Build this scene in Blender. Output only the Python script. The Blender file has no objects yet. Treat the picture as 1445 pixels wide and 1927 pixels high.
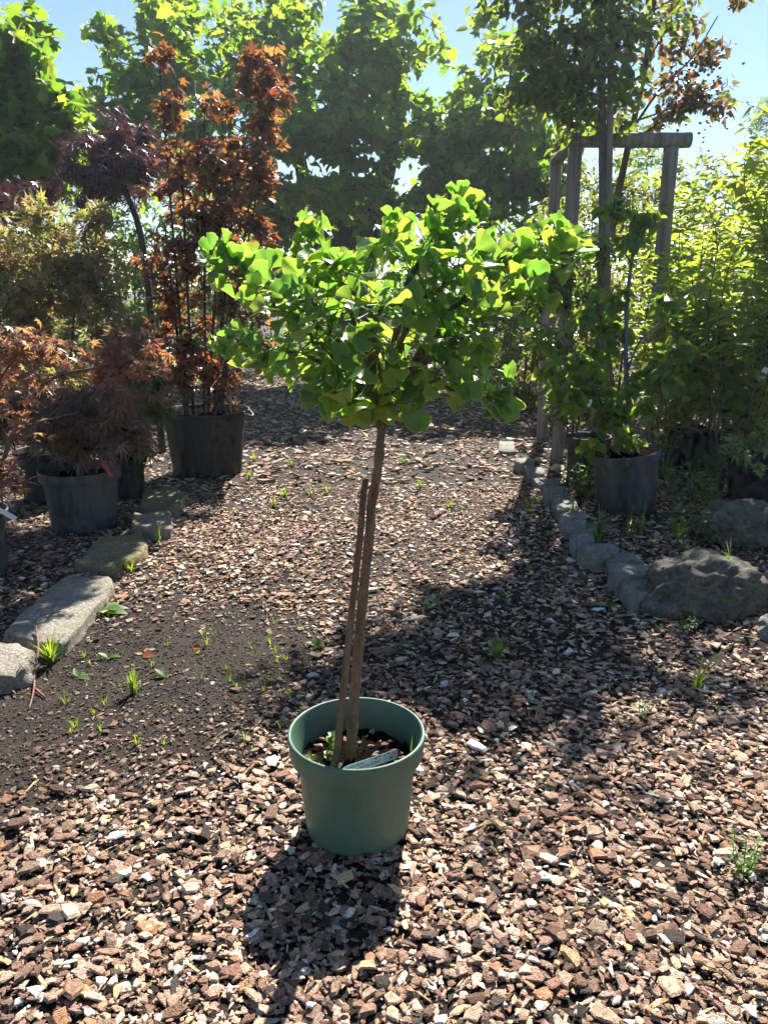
import bpy, bmesh, math, random
import numpy as np
from mathutils import Vector, Matrix, noise

# ------------------------------------------------------------------ camera
SC = bpy.context.scene
C = SC.collection
PITCH = math.radians(15.6)
CAMZ, FPX = 1.5, 1480.0
cam_d = bpy.data.cameras.new('camera')
cam = bpy.data.objects.new('camera', cam_d); C.objects.link(cam)
cam.location = (0, 0, CAMZ)
cam.rotation_euler = (math.pi/2 - PITCH, 0, 0)
cam_d.sensor_fit = 'VERTICAL'; cam_d.sensor_height = 24.0
cam_d.lens = 24.0*FPX/1927.0
cam_d.clip_start = 0.05; cam_d.clip_end = 2000
SC.camera = cam

# ------------------------------------------------------------------ light
SUN_EL, SUN_AZ = math.radians(43), math.radians(14)       # azimuth: from +Y towards +X
w = bpy.data.worlds.new('World'); SC.world = w; w.use_nodes = True
nt = w.node_tree; nt.nodes.clear()
wo = nt.nodes.new('ShaderNodeOutputWorld'); bg = nt.nodes.new('ShaderNodeBackground')
sky = nt.nodes.new('ShaderNodeTexSky'); sky.sky_type = 'NISHITA'; sky.sun_disc = False
sky.sun_elevation = SUN_EL; sky.sun_rotation = SUN_AZ
sky.air_density = 1.0; sky.dust_density = 0.1; sky.ozone_density = 3.0
bg.inputs['Strength'].default_value = 0.05
nt.links.new(sky.outputs[0], bg.inputs['Color']); nt.links.new(bg.outputs[0], wo.inputs['Surface'])
sd = bpy.data.lights.new('sun', 'SUN'); sd.energy = 5.0; sd.angle = math.radians(0.53); sd.color = (1.0, 0.95, 0.87)
so = bpy.data.objects.new('sun', sd); C.objects.link(so)
sdir = Vector((math.sin(SUN_AZ)*math.cos(SUN_EL), math.cos(SUN_AZ)*math.cos(SUN_EL), math.sin(SUN_EL)))
so.rotation_euler = sdir.to_track_quat('Z', 'Y').to_euler(); so.location = sdir*60
vs = SC.view_settings
vs.view_transform = 'Standard'; vs.look = 'None'; vs.gamma = 1.0; vs.use_curve_mapping = False; vs.exposure = 1.65
SC.cycles.max_bounces = 4; SC.cycles.diffuse_bounces = 2; SC.cycles.glossy_bounces = 2
SC.cycles.transmission_bounces = 4; SC.cycles.transparent_max_bounces = 4
SC.cycles.use_adaptive_sampling = True; SC.cycles.adaptive_threshold = 0.02; SC.cycles.adaptive_min_samples = 12
SC.cycles.volume_bounces = 0
SC.cycles.caustics_reflective = False; SC.cycles.caustics_refractive = False

# ------------------------------------------------------------------ helpers
R = np.random.RandomState(7)
random.seed(7)
CP, SP = math.cos(PITCH), math.sin(PITCH)
def ray(px, py):
    a = (px-722.5)/FPX; b = (963.5-py)/FPX
    return np.array([a, CP + b*SP, -SP + b*CP])
def at(px, py, Y):                          # the point of that ray at world depth Y
    d = ray(px, py); t = Y/d[1]
    return np.array([d[0]*t, Y, CAMZ + d[2]*t])
def gnd(px, py, z=0.0):                     # the point of that ray on the plane z
    d = ray(px, py); t = (z-CAMZ)/d[2]
    return np.array([d[0]*t, d[1]*t, z])
def nrm(v):
    v = np.asarray(v, float); return v/np.maximum(np.linalg.norm(v, axis=-1, keepdims=True), 1e-9)
def hgt(x, y):                              # gentle unevenness of the ground
    x = np.asarray(x, float); y = np.asarray(y, float)
    return 0.012*np.sin(1.7*x+0.6*y+1) + 0.010*np.sin(2.9*y-1.3*x) + 0.006*np.sin(5.1*x+4.3*y)
def vnoise(x, y, s=1.0, seed=0):            # cheap smooth noise on arrays, about -1..1
    r = np.random.RandomState(seed); o = 0
    for k in range(6):
        a = r.uniform(0, 6.28); f = s*r.uniform(.6, 2.2); o = o + np.sin(f*(x*math.cos(a)+y*math.sin(a))*2.2 + r.uniform(0, 6.28))
    return o/3.0

class MB:                                   # collects geometry, builds ONE mesh
    def __init__(s): s.V = []; s.F = {}; s.n = 0; s.A = {}
    def add(s, V, faces, **attr):
        V = np.asarray(V, float)
        for F in faces:
            F = np.asarray(F, int)
            if F.size: s.F.setdefault(F.shape[1], []).append(F + s.n)
        for k, v in attr.items(): s.A.setdefault(k, []).append(np.asarray(v, float))
        s.V.append(V); s.n += len(V)
    def mesh(s, name, smooth=True):
        me = bpy.data.meshes.new(name)
        V = np.concatenate(s.V).astype(np.float32)
        me.vertices.add(len(V)); me.vertices.foreach_set('co', V.ravel())
        loops, starts, tot, k = [], [], [], 0
        for n in sorted(s.F):
            F = np.concatenate(s.F[n]); loops.append(F.ravel())
            starts.append(k + np.arange(len(F))*n); tot.append(np.full(len(F), n)); k += F.size
        loops = np.concatenate(loops).astype(np.int32)
        starts = np.concatenate(starts).astype(np.int32)
        me.loops.add(len(loops)); me.loops.foreach_set('vertex_index', loops)
        me.polygons.add(len(starts)); me.polygons.foreach_set('loop_start', starts)
        me.polygons.foreach_set('loop_total', np.concatenate(tot).astype(np.int32))
        me.polygons.foreach_set('use_smooth', np.full(len(starts), smooth))
        for a, L in s.A.items():
            D = np.concatenate(L).astype(np.float32)
            if D.ndim == 1:
                at_ = me.attributes.new(a, 'FLOAT', 'POINT'); at_.data.foreach_set('value', D)
            elif D.shape[1] == 4:
                at_ = me.attributes.new(a, 'FLOAT_COLOR', 'POINT'); at_.data.foreach_set('color', D.ravel())
            else:
                at_ = me.attributes.new(a, 'FLOAT_VECTOR', 'POINT'); at_.data.foreach_set('vector', D.ravel())
        me.update(calc_edges=True)
        return me

def obj(name, me, mat=None, parent=None, loc=None):
    if mat is not None and len(me.materials) == 0: me.materials.append(mat)
    o = bpy.data.objects.new(name, me); C.objects.link(o)
    if parent is not None: o.parent = parent
    if loc is not None: o.location = loc
    return o
def tag(o, label=None, cat=None, group=None, kind=None):
    if label: o['label'] = label
    if cat: o['category'] = cat
    if group: o['group'] = group
    if kind: o['kind'] = kind
    return o
def thing(name, label, cat, loc, group=None):
    o = bpy.data.objects.new(name, None); C.objects.link(o); o.location = tuple(float(v) for v in loc)
    o.empty_display_size = 0.1
    return tag(o, label, cat, group)

# ------------------------------------------------------------------ materials
def newmat(name):
    m = bpy.data.materials.new(name); m.use_nodes = True
    nt = m.node_tree; nt.nodes.clear()
    out = nt.nodes.new('ShaderNodeOutputMaterial')
    return m, nt, out
def N(nt, t, **kw):
    n = nt.nodes.new(t)
    for k, v in kw.items():
        if k in n.inputs: n.inputs[k].default_value = v
        else: setattr(n, k, v)
    return n
def ramp(nt, fac, stops):
    r = nt.nodes.new('ShaderNodeValToRGB')
    el = r.color_ramp.elements
    while len(el) > 1: el.remove(el[0])
    el[0].position = stops[0][0]; el[0].color = (*stops[0][1], 1)
    for p, c in stops[1:]:
        e = el.new(p); e.color = (*c, 1)
    if fac is not None: nt.links.new(fac, r.inputs[0])
    return r.outputs[0]
def mixc(nt, f, a, b, mode='MIX'):
    m = nt.nodes.new('ShaderNodeMix'); m.data_type = 'RGBA'; m.blend_type = mode
    for i, v in ((0, f), (6, a), (7, b)):
        if isinstance(v, (float, int)): m.inputs[i].default_value = v
        elif isinstance(v, tuple): m.inputs[i].default_value = (*v, 1) if len(v) == 3 else v
        else: nt.links.new(v, m.inputs[i])
    return m.outputs[2]
def bump(nt, height, strength=.5, dist=.01):
    b = nt.nodes.new('ShaderNodeBump'); b.inputs['Strength'].default_value = strength; b.inputs['Distance'].default_value = dist
    nt.links.new(height, b.inputs['Height']); return b.outputs[0]
def tex(nt, scale, detail=4, rough=.6, coord='Object', stretch=None):
    tc = nt.nodes.new('ShaderNodeTexCoord'); src = tc.outputs[coord]
    if stretch:
        mp = nt.nodes.new('ShaderNodeMapping'); mp.inputs['Scale'].default_value = stretch
        nt.links.new(src, mp.inputs[0]); src = mp.outputs[0]
    n = N(nt, 'ShaderNodeTexNoise', Scale=scale, Detail=detail, Roughness=rough)
    nt.links.new(src, n.inputs['Vector']); return n.outputs[0]

def leaf_mats(name, stops, tstops, trans=.5, rough=.42, spec=.35, veins=False):
    """two versions: 'o' for single leaf objects (random per object), 'j' for joined foliage (random per leaf)"""
    res = []
    for kind in 'oj':
        m, nt, out = newmat(name + ('_leaf' if kind == 'o' else '_foliage'))
        if kind == 'o':
            rnd = N(nt, 'ShaderNodeObjectInfo').outputs['Random']
        else:
            a = N(nt, 'ShaderNodeAttribute'); a.attribute_name = 'rnd'; rnd = a.outputs['Fac']
        c = ramp(nt, rnd, stops); t = ramp(nt, rnd, tstops)
        if veins:
            n1 = tex(nt, 40, 2)
            c = mixc(nt, .35, c, ramp(nt, n1, [(.3, (.55, .55, .5)), (.7, (1.25, 1.25, 1.2))]), 'MULTIPLY')
        pb = N(nt, 'ShaderNodeBsdfPrincipled', Roughness=rough); pb.inputs['Specular IOR Level'].default_value = spec
        tr = N(nt, 'ShaderNodeBsdfTranslucent')
        if veins:
            lv = N(nt, 'ShaderNodeAttribute'); lv.attribute_name = 'lv'
            sp = N(nt, 'ShaderNodeSeparateXYZ'); nt.links.new(lv.outputs['Vector'], sp.inputs[0])
            mm = N(nt, 'ShaderNodeMath', operation='MULTIPLY'); mm.inputs[1].default_value = 75.0; nt.links.new(sp.outputs[0], mm.inputs[0])
            sn = N(nt, 'ShaderNodeMath', operation='SINE'); nt.links.new(mm.outputs[0], sn.inputs[0])
            mr = N(nt, 'ShaderNodeMapRange'); mr.inputs[1].default_value = -1; mr.inputs[2].default_value = 1
            mr.inputs[3].default_value = .84; mr.inputs[4].default_value = 1.08; nt.links.new(sn.outputs[0], mr.inputs[0])
            t = mixc(nt, 1.0, t, mr.outputs[0], 'MULTIPLY')
            edge = ramp(nt, sp.outputs[1], [(.91, (0, 0, 0)), (1.0, (.8, .8, .8))])
            c = mixc(nt, edge, c, (.30, .36, .05)); t = mixc(nt, edge, t, (.62, .66, .10))
            nt.links.new(bump(nt, sn.outputs[0], .25, .0006), pb.inputs['Normal'])
        nt.links.new(c, pb.inputs['Base Color']); nt.links.new(t, tr.inputs['Color'])
        mx = N(nt, 'ShaderNodeMixShader'); mx.inputs[0].default_value = trans
        nt.links.new(pb.outputs[0], mx.inputs[1]); nt.links.new(tr.outputs[0], mx.inputs[2])
        nt.links.new(mx.outputs[0], out.inputs['Surface'])
        res.append(m)
    return res

def bark_mat(name, a, b, scale=18, stretch=(1, 1, .18), bs=.5, bd=.006, rough=.85):
    m, nt, out = newmat(name)
    n1 = tex(nt, scale, 6, .65, stretch=stretch); n2 = tex(nt, scale*5, 4, .6)
    c = ramp(nt, n1, [(.32, a), (.68, b)])
    c = mixc(nt, .5, c, ramp(nt, n2, [(.35, (.55, .55, .55)), (.65, (1.3, 1.3, 1.3))]), 'MULTIPLY')
    pb = N(nt, 'ShaderNodeBsdfPrincipled', Roughness=rough); pb.inputs['Specular IOR Level'].default_value = .25 if rough < 1 else 0
    nt.links.new(c, pb.inputs['Base Color'])
    ad = N(nt, 'ShaderNodeMath', operation='ADD'); nt.links.new(n1, ad.inputs[0]); nt.links.new(n2, ad.inputs[1])
    nt.links.new(bump(nt, ad.outputs[0], bs, bd), pb.inputs['Normal'])
    nt.links.new(pb.outputs[0], out.inputs['Surface'])
    return m
def plastic_mat(name, base, dust, rough=.5, amount=.45):
    m, nt, out = newmat(name)
    n1 = tex(nt, 5, 6, .65, stretch=(1, 1, .35)); n2 = tex(nt, 90, 3, .6); n3 = tex(nt, 22, 5, .7, stretch=(1.6, 1.6, .12))
    f = ramp(nt, n1, [(.42, (0, 0, 0)), (.75, (amount,)*3)])
    c = mixc(nt, f, base, dust)
    f3 = ramp(nt, n3, [(.55, (0, 0, 0)), (.8, (amount*.8,)*3)])
    c = mixc(nt, f3, c, dust)
    c = mixc(nt, .3, c, ramp(nt, n2, [(.3, (.7, .7, .7)), (.7, (1.2, 1.2, 1.2))]), 'MULTIPLY')
    pb = N(nt, 'ShaderNodeBsdfPrincipled'); pb.inputs['Specular IOR Level'].default_value = .35
    rr = N(nt, 'ShaderNodeMapRange'); rr.inputs[3].default_value = rough-.08; rr.inputs[4].default_value = rough+.2
    nt.links.new(n1, rr.inputs[0]); nt.links.new(rr.outputs[0], pb.inputs['Roughness'])
    nt.links.new(c, pb.inputs['Base Color']); nt.links.new(bump(nt, n2, .06, .001), pb.inputs['Normal'])
    nt.links.new(pb.outputs[0], out.inputs['Surface'])
    return m
def stone_mat(name, a, b, moss=None, mossamt=.5):
    m, nt, out = newmat(name)
    n1 = tex(nt, 6, 8, .7); n2 = tex(nt, 70, 6, .7); n3 = tex(nt, 4, 5, .65)
    c = ramp(nt, n1, [(.3, a), (.7, b)])
    c = mixc(nt, .7, c, ramp(nt, n2, [(.34, (.35, .35, .35)), (.66, (1.45, 1.42, 1.4))]), 'MULTIPLY')
    if moss: c = mixc(nt, ramp(nt, n3, [(.48, (0, 0, 0)), (.66, (mossamt,)*3)]), c, moss)
    pb = N(nt, 'ShaderNodeBsdfPrincipled', Roughness=.9); pb.inputs['Specular IOR Level'].default_value = .2
    nt.links.new(c, pb.inputs['Base Color'])
    ad = N(nt, 'ShaderNodeMath', operation='ADD'); nt.links.new(n1, ad.inputs[0]); nt.links.new(n2, ad.inputs[1])
    nt.links.new(bump(nt, ad.outputs[0], 1.0, .022), pb.inputs['Normal'])
    nt.links.new(pb.outputs[0], out.inputs['Surface'])
    return m
def plain_mat(name, col, rough=.6, nscale=30, var=.25):
    m, nt, out = newmat(name)
    n1 = tex(nt, nscale, 4)
    lo, hi = 1-var, 1+var
    c = mixc(nt, 1.0, col, ramp(nt, n1, [(.3, (lo,)*3), (.7, (hi,)*3)]), 'MULTIPLY')
    pb = N(nt, 'ShaderNodeBsdfPrincipled', Roughness=rough); nt.links.new(c, pb.inputs['Base Color'])
    nt.links.new(pb.outputs[0], out.inputs['Surface'])
    return m

def chip_mat(name, src):
    m, nt, out = newmat(name)
    if src == 'obj': col = N(nt, 'ShaderNodeObjectInfo').outputs['Color']
    else:
        a = N(nt, 'ShaderNodeAttribute'); a.attribute_name = 'col'; col = a.outputs['Color']
    gp_ = N(nt, 'ShaderNodeNewGeometry')
    t1 = N(nt, 'ShaderNodeTexNoise', Scale=120, Detail=4, Roughness=.75); nt.links.new(gp_.outputs['Position'], t1.inputs['Vector']); n1 = t1.outputs[0]
    t2 = N(nt, 'ShaderNodeTexNoise', Scale=420, Detail=1, Roughness=.6); nt.links.new(gp_.outputs['Position'], t2.inputs['Vector']); n2 = t2.outputs[0]
    c = mixc(nt, 1.0, col, ramp(nt, n1, [(.30, (.30, .27, .25)), (.46, (.95, .93, .92)), (.56, (1.1, 1.1, 1.1)), (.70, (1.8, 1.8, 1.8))]), 'MULTIPLY')
    pb = N(nt, 'ShaderNodeBsdfPrincipled', Roughness=.8); pb.inputs['Specular IOR Level'].default_value = .25
    nt.links.new(c, pb.inputs['Base Color'])
    ad = N(nt, 'ShaderNodeMath', operation='ADD'); nt.links.new(n1, ad.inputs[0]); nt.links.new(n2, ad.inputs[1])
    nt.links.new(bump(nt, ad.outputs[0], .9, .007), pb.inputs['Normal'])
    nt.links.new(pb.outputs[0], out.inputs['Surface'])
    return m

# ------------------------------------------------------------------ leaf templates: base at origin, tip +Y, normal +Z, length about 1
def tmpl(V, faces, lv=None):
    V = np.array(V, float); return V, [np.array(f, int) for f in faces], (V if lv is None else lv)
def t_plane(curl, fold, seed):
    r = np.random.RandomState(seed)
    half = [(.20, -.06), (.52, .06), (.36, .24), (.62, .52), (.40, .50), (.28, .56), (.22, .80)]
    out = [(0, .04)] + half + [(0, 1.06)] + [(-x, y) for x, y in half[::-1]]
    out = np.array(out) + r.normal(0, .025, (len(out), 2))
    V = np.vstack([[(0, .34)], out]); x, y = V[:, 0], V[:, 1]
    z = -curl*(x**2*1.2 + (y-.3)**2*.8) + fold*np.abs(x) + r.normal(0, .02, len(V))
    n = len(out)
    F = [[0, 1+k, 1+(k+1) % n] for k in range(n)]
    S = np.array([[0, -.45, .03], [.012, -.45, .0], [.012, .05, 0], [-.012, .05, 0], [-.012, -.45, 0]])
    V3 = np.vstack([np.c_[V, z], S[1:]])
    return tmpl(V3, [F, [[n+1, n+2, n+3, n+4]]])
def t_palm(nl, width, droop, seed, spread=125):
    r = np.random.RandomState(seed); V = [(0, 0, 0)]; F = []
    for k in range(nl):
        a = math.radians(-spread + 2*spread*k/(nl-1)) + r.normal(0, .06)
        L = (1 - .5*(abs(a)/math.radians(spread))**1.6)*r.uniform(.88, 1.08)
        d = np.array([math.sin(a), math.cos(a)]); p = np.array([d[1], -d[0]])
        m = d*L*.42
        b = len(V)
        V += [(*(m+p*width*L), -droop*.1), (*(d*L), -droop*L*L*.55 + r.normal(0, .03)), (*(m-p*width*L), -droop*.1)]
        F.append([0, b, b+1, b+2])
    V = np.array(V); V[:, 1] += .05
    return tmpl(V, [F])
def t_ovate(hw, curl, fold, seed, rows=(.0, .16, .4, .68, .88, 1.0), prof=(0.05, .72, 1.0, .74, .34, 0.0), stalk=.2):
    r = np.random.RandomState(seed); V = []; F = []; tw = r.normal(0, .12)
    for y, p in zip(rows, prof):
        wv = hw*p
        z = -curl*y*y
        V += [(-wv, y, z + fold*p*.3 + tw*y*wv), (0, y, z), (wv, y, z + fold*p*.3 - tw*y*wv)]
    for k in range(len(rows)-1):
        b = 3*k
        F += [[b, b+1, b+4, b+3], [b+1, b+2, b+5, b+4]]
    V = np.array(V); n = len(V)
    V = np.vstack([V, [(-.012, -stalk, .02), (.012, -stalk, .02), (.012, .02, 0), (-.012, .02, 0)]])
    F.append([n, n+1, n+2, n+3])
    return tmpl(V, [F])
def t_simple(hw, curl, fold):
    V = [(0, 0, 0), (hw*.9, .35, fold*hw), (0, .45, -curl*.2), (-hw*.9, .35, fold*hw), (0, 1, -curl), (hw*.5, .75, fold*hw*.5-curl*.55), (-hw*.5, .75, fold*hw*.5-curl*.55)]
    return tmpl(V, [[[0, 1, 2], [0, 2, 3]], [[1, 5, 4, 2], [2, 4, 6, 3]]])
def t_ginkgo(seed, half, notch, cup, wave, petiole=1.2):
    r = np.random.RandomState(seed); nr, na = 5, 16
    V = []; lv = []; F = []
    ph = r.uniform(0, 6.28, 3); mid = r.normal(0, .08); skew = r.normal(0, .12)
    for i in range(nr+1):
        v = i/nr
        for j in range(na+1):
            u = j/na*2-1; a = u*half
            R_ = 1.0 - .10*u*u + .035*math.sin(9*u+ph[0]) + .02*math.sin(23*u+ph[1])
            R_ -= notch*math.exp(-((u-mid)/.075)**2) + .25*max(0, abs(u)-.86)/.14*.3
            rr = .04 + (R_-.04)*v
            x, y = rr*math.sin(a), rr*math.cos(a)
            z = cup*(x*x*1.1) - .18*y*y*(1 if cup > 0 else -.6) + wave*v*v*(math.sin(3.1*u+ph[2]) + .45*math.sin(7.3*u+ph[0])) + skew*x*y
            V.append((x, y, z)); lv.append((u, v, 0))
    for i in range(nr):
        for j in range(na):
            b = i*(na+1)+j; F.append([b, b+1, b+na+2, b+na+1])
    n = len(V)                       # petiole: a thin bent square tube
    w_ = .022; P = [(0, .06, -.002), (0, -.3*petiole, -.03), (0, -petiole, .05)]
    for p in P:
        for dx, dz in ((-w_, -w_), (w_, -w_), (w_, w_), (-w_, w_)): V.append((dx, p[1], p[2]+dz)); lv.append((0, .3, 0))
    for k in range(2):
        for q in range(4):
            b = n+4*k; F.append([b+q, b+(q+1) % 4, b+4+(q+1) % 4, b+4+q])
    return tmpl(V, [F], np.array(lv, float))

TM = {
 'plane': [t_plane(c, f, s) for s, (c, f) in enumerate([(.3, .15), (.5, .3), (.1, .35), (.6, .1), (.35, -.15)])],
 'maple': [t_palm(5, .20, d, s, 105) for s, d in enumerate([.3, .6, .1, .45])],
 'jmaple': [t_palm(7, .13, d, s+10) for s, d in enumerate([.3, .6, .9, .45])],
 'dissect': [t_palm(7, .055, d, s+20, 110) for s, d in enumerate([.6, 1.0, 1.3, .8])],
 'lilac': [t_ovate(.36, c, f, s) for s, (c, f) in enumerate([(.25, .35), (.5, .25), (.1, .45), (.35, .15)])],
 'pear': [t_ovate(.27, c, f, s+5, stalk=.3) for s, (c, f) in enumerate([(.15, .3), (.35, .4), (.05, .2)])],
 'lance': [t_ovate(.20, c, f, s+9, stalk=.06) for s, (c, f) in enumerate([(.25, .3), (.5, .4), (.1, .25), (.7, .3)])],
 'small': [t_simple(.3, .15, .3), t_simple(.24, .35, .4)],
 'fine': [t_simple(.16, .2, .3), t_simple(.13, .4, .3)],
 'ginkgo': [t_ginkgo(s, h, n_, c, wv) for s, (h, n_, c, wv) in enumerate([
     (.95, .34, .35, .12), (1.08, .20, .25, .16), (.80, .38, .6, .10), (1.15, .15, -.35, .20), (1.0, .28, .15, .26),
     (.72, .15, .8, .08), (1.15, .40, .3, .14), (.90, .10, -.5, .18), (1.02, .30, .55, .22), (.66, .28, .4, .12)])],
}
def joined_leaves(mb, kind, P, D, Nn, S, rnd):
    tl = TM[kind]; which = R.randint(0, len(tl), len(P))
    Y = nrm(D); X = nrm(np.cross(Y, Nn)); Z = np.cross(X, Y)
    for k, (V, F, lv) in enumerate(tl):
        I = np.where(which == k)[0]
        if not len(I): continue
        n = len(V)
        W = P[I][:, None, :] + S[I][:, None, None]*(V[None, :, 0:1]*X[I][:, None, :] + V[None, :, 1:2]*Y[I][:, None, :] + V[None, :, 2:3]*Z[I][:, None, :])
        off = (np.arange(len(I))*n)[:, None, None]
        mb.add(W.reshape(-1, 3), [(f[None] + off).reshape(-1, f.shape[1]) for f in F],
               rnd=np.repeat(rnd[I], n), lv=np.tile(lv, (len(I), 1)))
_lm = {}
def leaf_mesh(kind, k, mat):
    key = (kind, k, mat.name)
    if key not in _lm:
        V, F, lv = TM[kind][k]; mb = MB(); mb.add(V, F, lv=lv); me = mb.mesh(kind + '_leaf'); me.materials.append(mat); _lm[key] = me
    return _lm[key]
def leaf_objects(root, kind, P, D, Nn, S, mat, idx, name='leaf', parents=None):
    Y = nrm(D); X = nrm(np.cross(Y, Nn)); Z = np.cross(X, Y); L = np.array(root.location)
    for i in idx:
        o = bpy.data.objects.new(name, leaf_mesh(kind, R.randint(len(TM[kind])), mat)); C.objects.link(o); o.parent = root if parents is None else parents[i]
        s = S[i]; M = Matrix.Identity(4)
        for c, a in enumerate((X[i], Y[i], Z[i])):
            for q in range(3): M[q][c] = float(a[q]*s)
        for q in range(3): M[q][3] = float(P[i][q]-L[q])
        o.matrix_local = M
def in_view(P, margin=0):
    q = P - np.array([0, 0, CAMZ]); z = q[:, 1]*CP - q[:, 2]*SP; z = np.maximum(z, .01)
    x = 722.5 + FPX*q[:, 0]/z; y = 963.5 - FPX*(q[:, 2]*CP + q[:, 1]*SP)/z
    return (x > -margin) & (x < 1445+margin) & (y > -margin) & (y < 1927+margin), z

# ------------------------------------------------------------------ tubes and skeletons
def tube(mb, pts, rad, sides=6, wob=0.0, cap=True):
    pts = np.asarray(pts, float); n = len(pts); rad = np.asarray(rad, float)*np.ones(n)
    T = nrm(np.gradient(pts, axis=0)); ref = np.array([0.31, .17, .94]) if abs(T[0][2]) < .9 else np.array([1., .1, 0])
    A = nrm(np.cross(T, ref)); B = np.cross(T, A)
    a = np.arange(sides)/sides*2*math.pi
    rr = rad[:, None]*(1 + (R.normal(0, wob, (n, sides)) if wob else 0))
    V = pts[:, None, :] + rr[..., None]*(np.cos(a)[None, :, None]*A[:, None, :] + np.sin(a)[None, :, None]*B[:, None, :])
    b = (np.arange(n-1)*sides)[:, None]; j = np.arange(sides)[None]; j2 = (j+1) % sides
    F = np.stack([b+j, b+j2, b+sides+j2, b+sides+j], -1).reshape(-1, 4)
    V = V.reshape(-1, 3)
    if cap:
        V = np.vstack([V, pts[-1] + T[-1]*rad[-1]*.2]); e = (n-1)*sides
        mb.add(V, [F, [[e+k, e+(k+1) % sides, n*sides] for k in range(sides)]])
    else: mb.add(V, [F])
def smooth_path(P, k=6):
    P = np.asarray(P, float); n = len(P); out = []
    for i in range(n-1):
        p0, p1, p2, p3 = P[max(i-1, 0)], P[i], P[i+1], P[min(i+2, n-1)]
        for t in np.arange(k)/k:
            out.append(.5*((2*p1) + (-p0+p2)*t + (2*p0-5*p1+4*p2-p3)*t*t + (-p0+3*p1-3*p2+p3)*t**3))
    out.append(P[-1]); return np.array(out)

def grow(mb_br, start, targets, rtip, power=.42, up=.25, rmax=1.0):
    """joins every twig end to the nearest limb grown so far; draws the limbs as tapered tubes; returns twig directions"""
    pos = [np.array(p) for p in start]; par = [-1]+list(range(len(start)-1)); par[0] = -1
    S0 = np.array(start)
    d0 = np.min(np.linalg.norm(targets[:, None]-S0[None], axis=2), 1)
    order = np.argsort(d0); ends = {}; segs = []
    for ti in order:
        t = targets[ti]; Pn = np.array(pos); dv = t-Pn
        cost = np.linalg.norm(dv, axis=1) + np.maximum(0, -dv[:, 2])*up*2
        k = int(np.argmin(cost)); L = np.linalg.norm(t-pos[k])
        n = max(2, min(4, int(L/.12)+2)); prev = k
        bow = np.array([0, 0, 1])*L*.10 + R.normal(0, .06, 3)*L
        for s in range(1, n+1):
            f = s/n; p = pos[k]*(1-f) + t*f + bow*4*f*(1-f)*.5
            pos.append(p); par.append(prev); prev = len(pos)-1
        ends[ti] = prev
    cnt = np.zeros(len(pos))
    for e in ends.values(): cnt[e] += 1
    for i in range(len(pos)-1, -1, -1):
        if par[i] >= 0 and i >= len(start): cnt[par[i]] += cnt[i]
    rad = np.minimum(rtip*np.maximum(cnt, 1)**power, rmax)
    Pn = np.array(pos); pa = np.array(par)
    I = np.arange(len(start), len(pos)); a = Pn[pa[I]]; b = Pn[I]; ra = np.minimum(rad[pa[I]], rad[I]*1.35); rb = rad[I]
    T = nrm(b-a); A = nrm(np.cross(T, [.31, .17, .94])); B = np.cross(T, A); s = 4 if len(I) < 2500 else 3
    ang = np.arange(s)/s*2*math.pi; cs = np.cos(ang)[None, :, None]*A[:, None] + np.sin(ang)[None, :, None]*B[:, None]
    V = np.concatenate([a[:, None]+ra[:, None, None]*cs, b[:, None]+rb[:, None, None]*cs], 1).reshape(-1, 3)
    off = (np.arange(len(I))*2*s)[:, None, None]; j = np.arange(s); j2 = (j+1) % s
    F = np.stack([j, j2, s+j2, s+j], -1)
    mb_br.add(V, [(F[None]+off).reshape(-1, 4)])
    dirs = np.zeros_like(targets); base = np.zeros_like(targets)
    for ti, e in ends.items():
        dirs[ti] = nrm(Pn[e]-Pn[pa[e]]); base[ti] = Pn[pa[e]]
    return dirs, base

def blob_targets(blobs, dens=1.0, shell=.55):
    out = []
    for (px, py, Y, rx, ry, rz, n) in blobs:
        c = at(px, py, Y); n = int(n*dens)
        m = max(2, int(math.ceil(n/5.0))); r3 = np.array([rx, ry, rz])
        sub = nrm(R.normal(0, 1, (m, 3)))*(R.uniform(.02, 1.12, (m, 1))**shell)
        v = sub[R.randint(0, m, n)]*r3 + R.normal(0, 1, (n, 3))*(np.array([.5, .5, .26])*min(rx, ry)*.55)
        out.append(c + v)
    T = np.concatenate(out); T[:, 2] = np.maximum(T[:, 2], .12)
    return T

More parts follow.
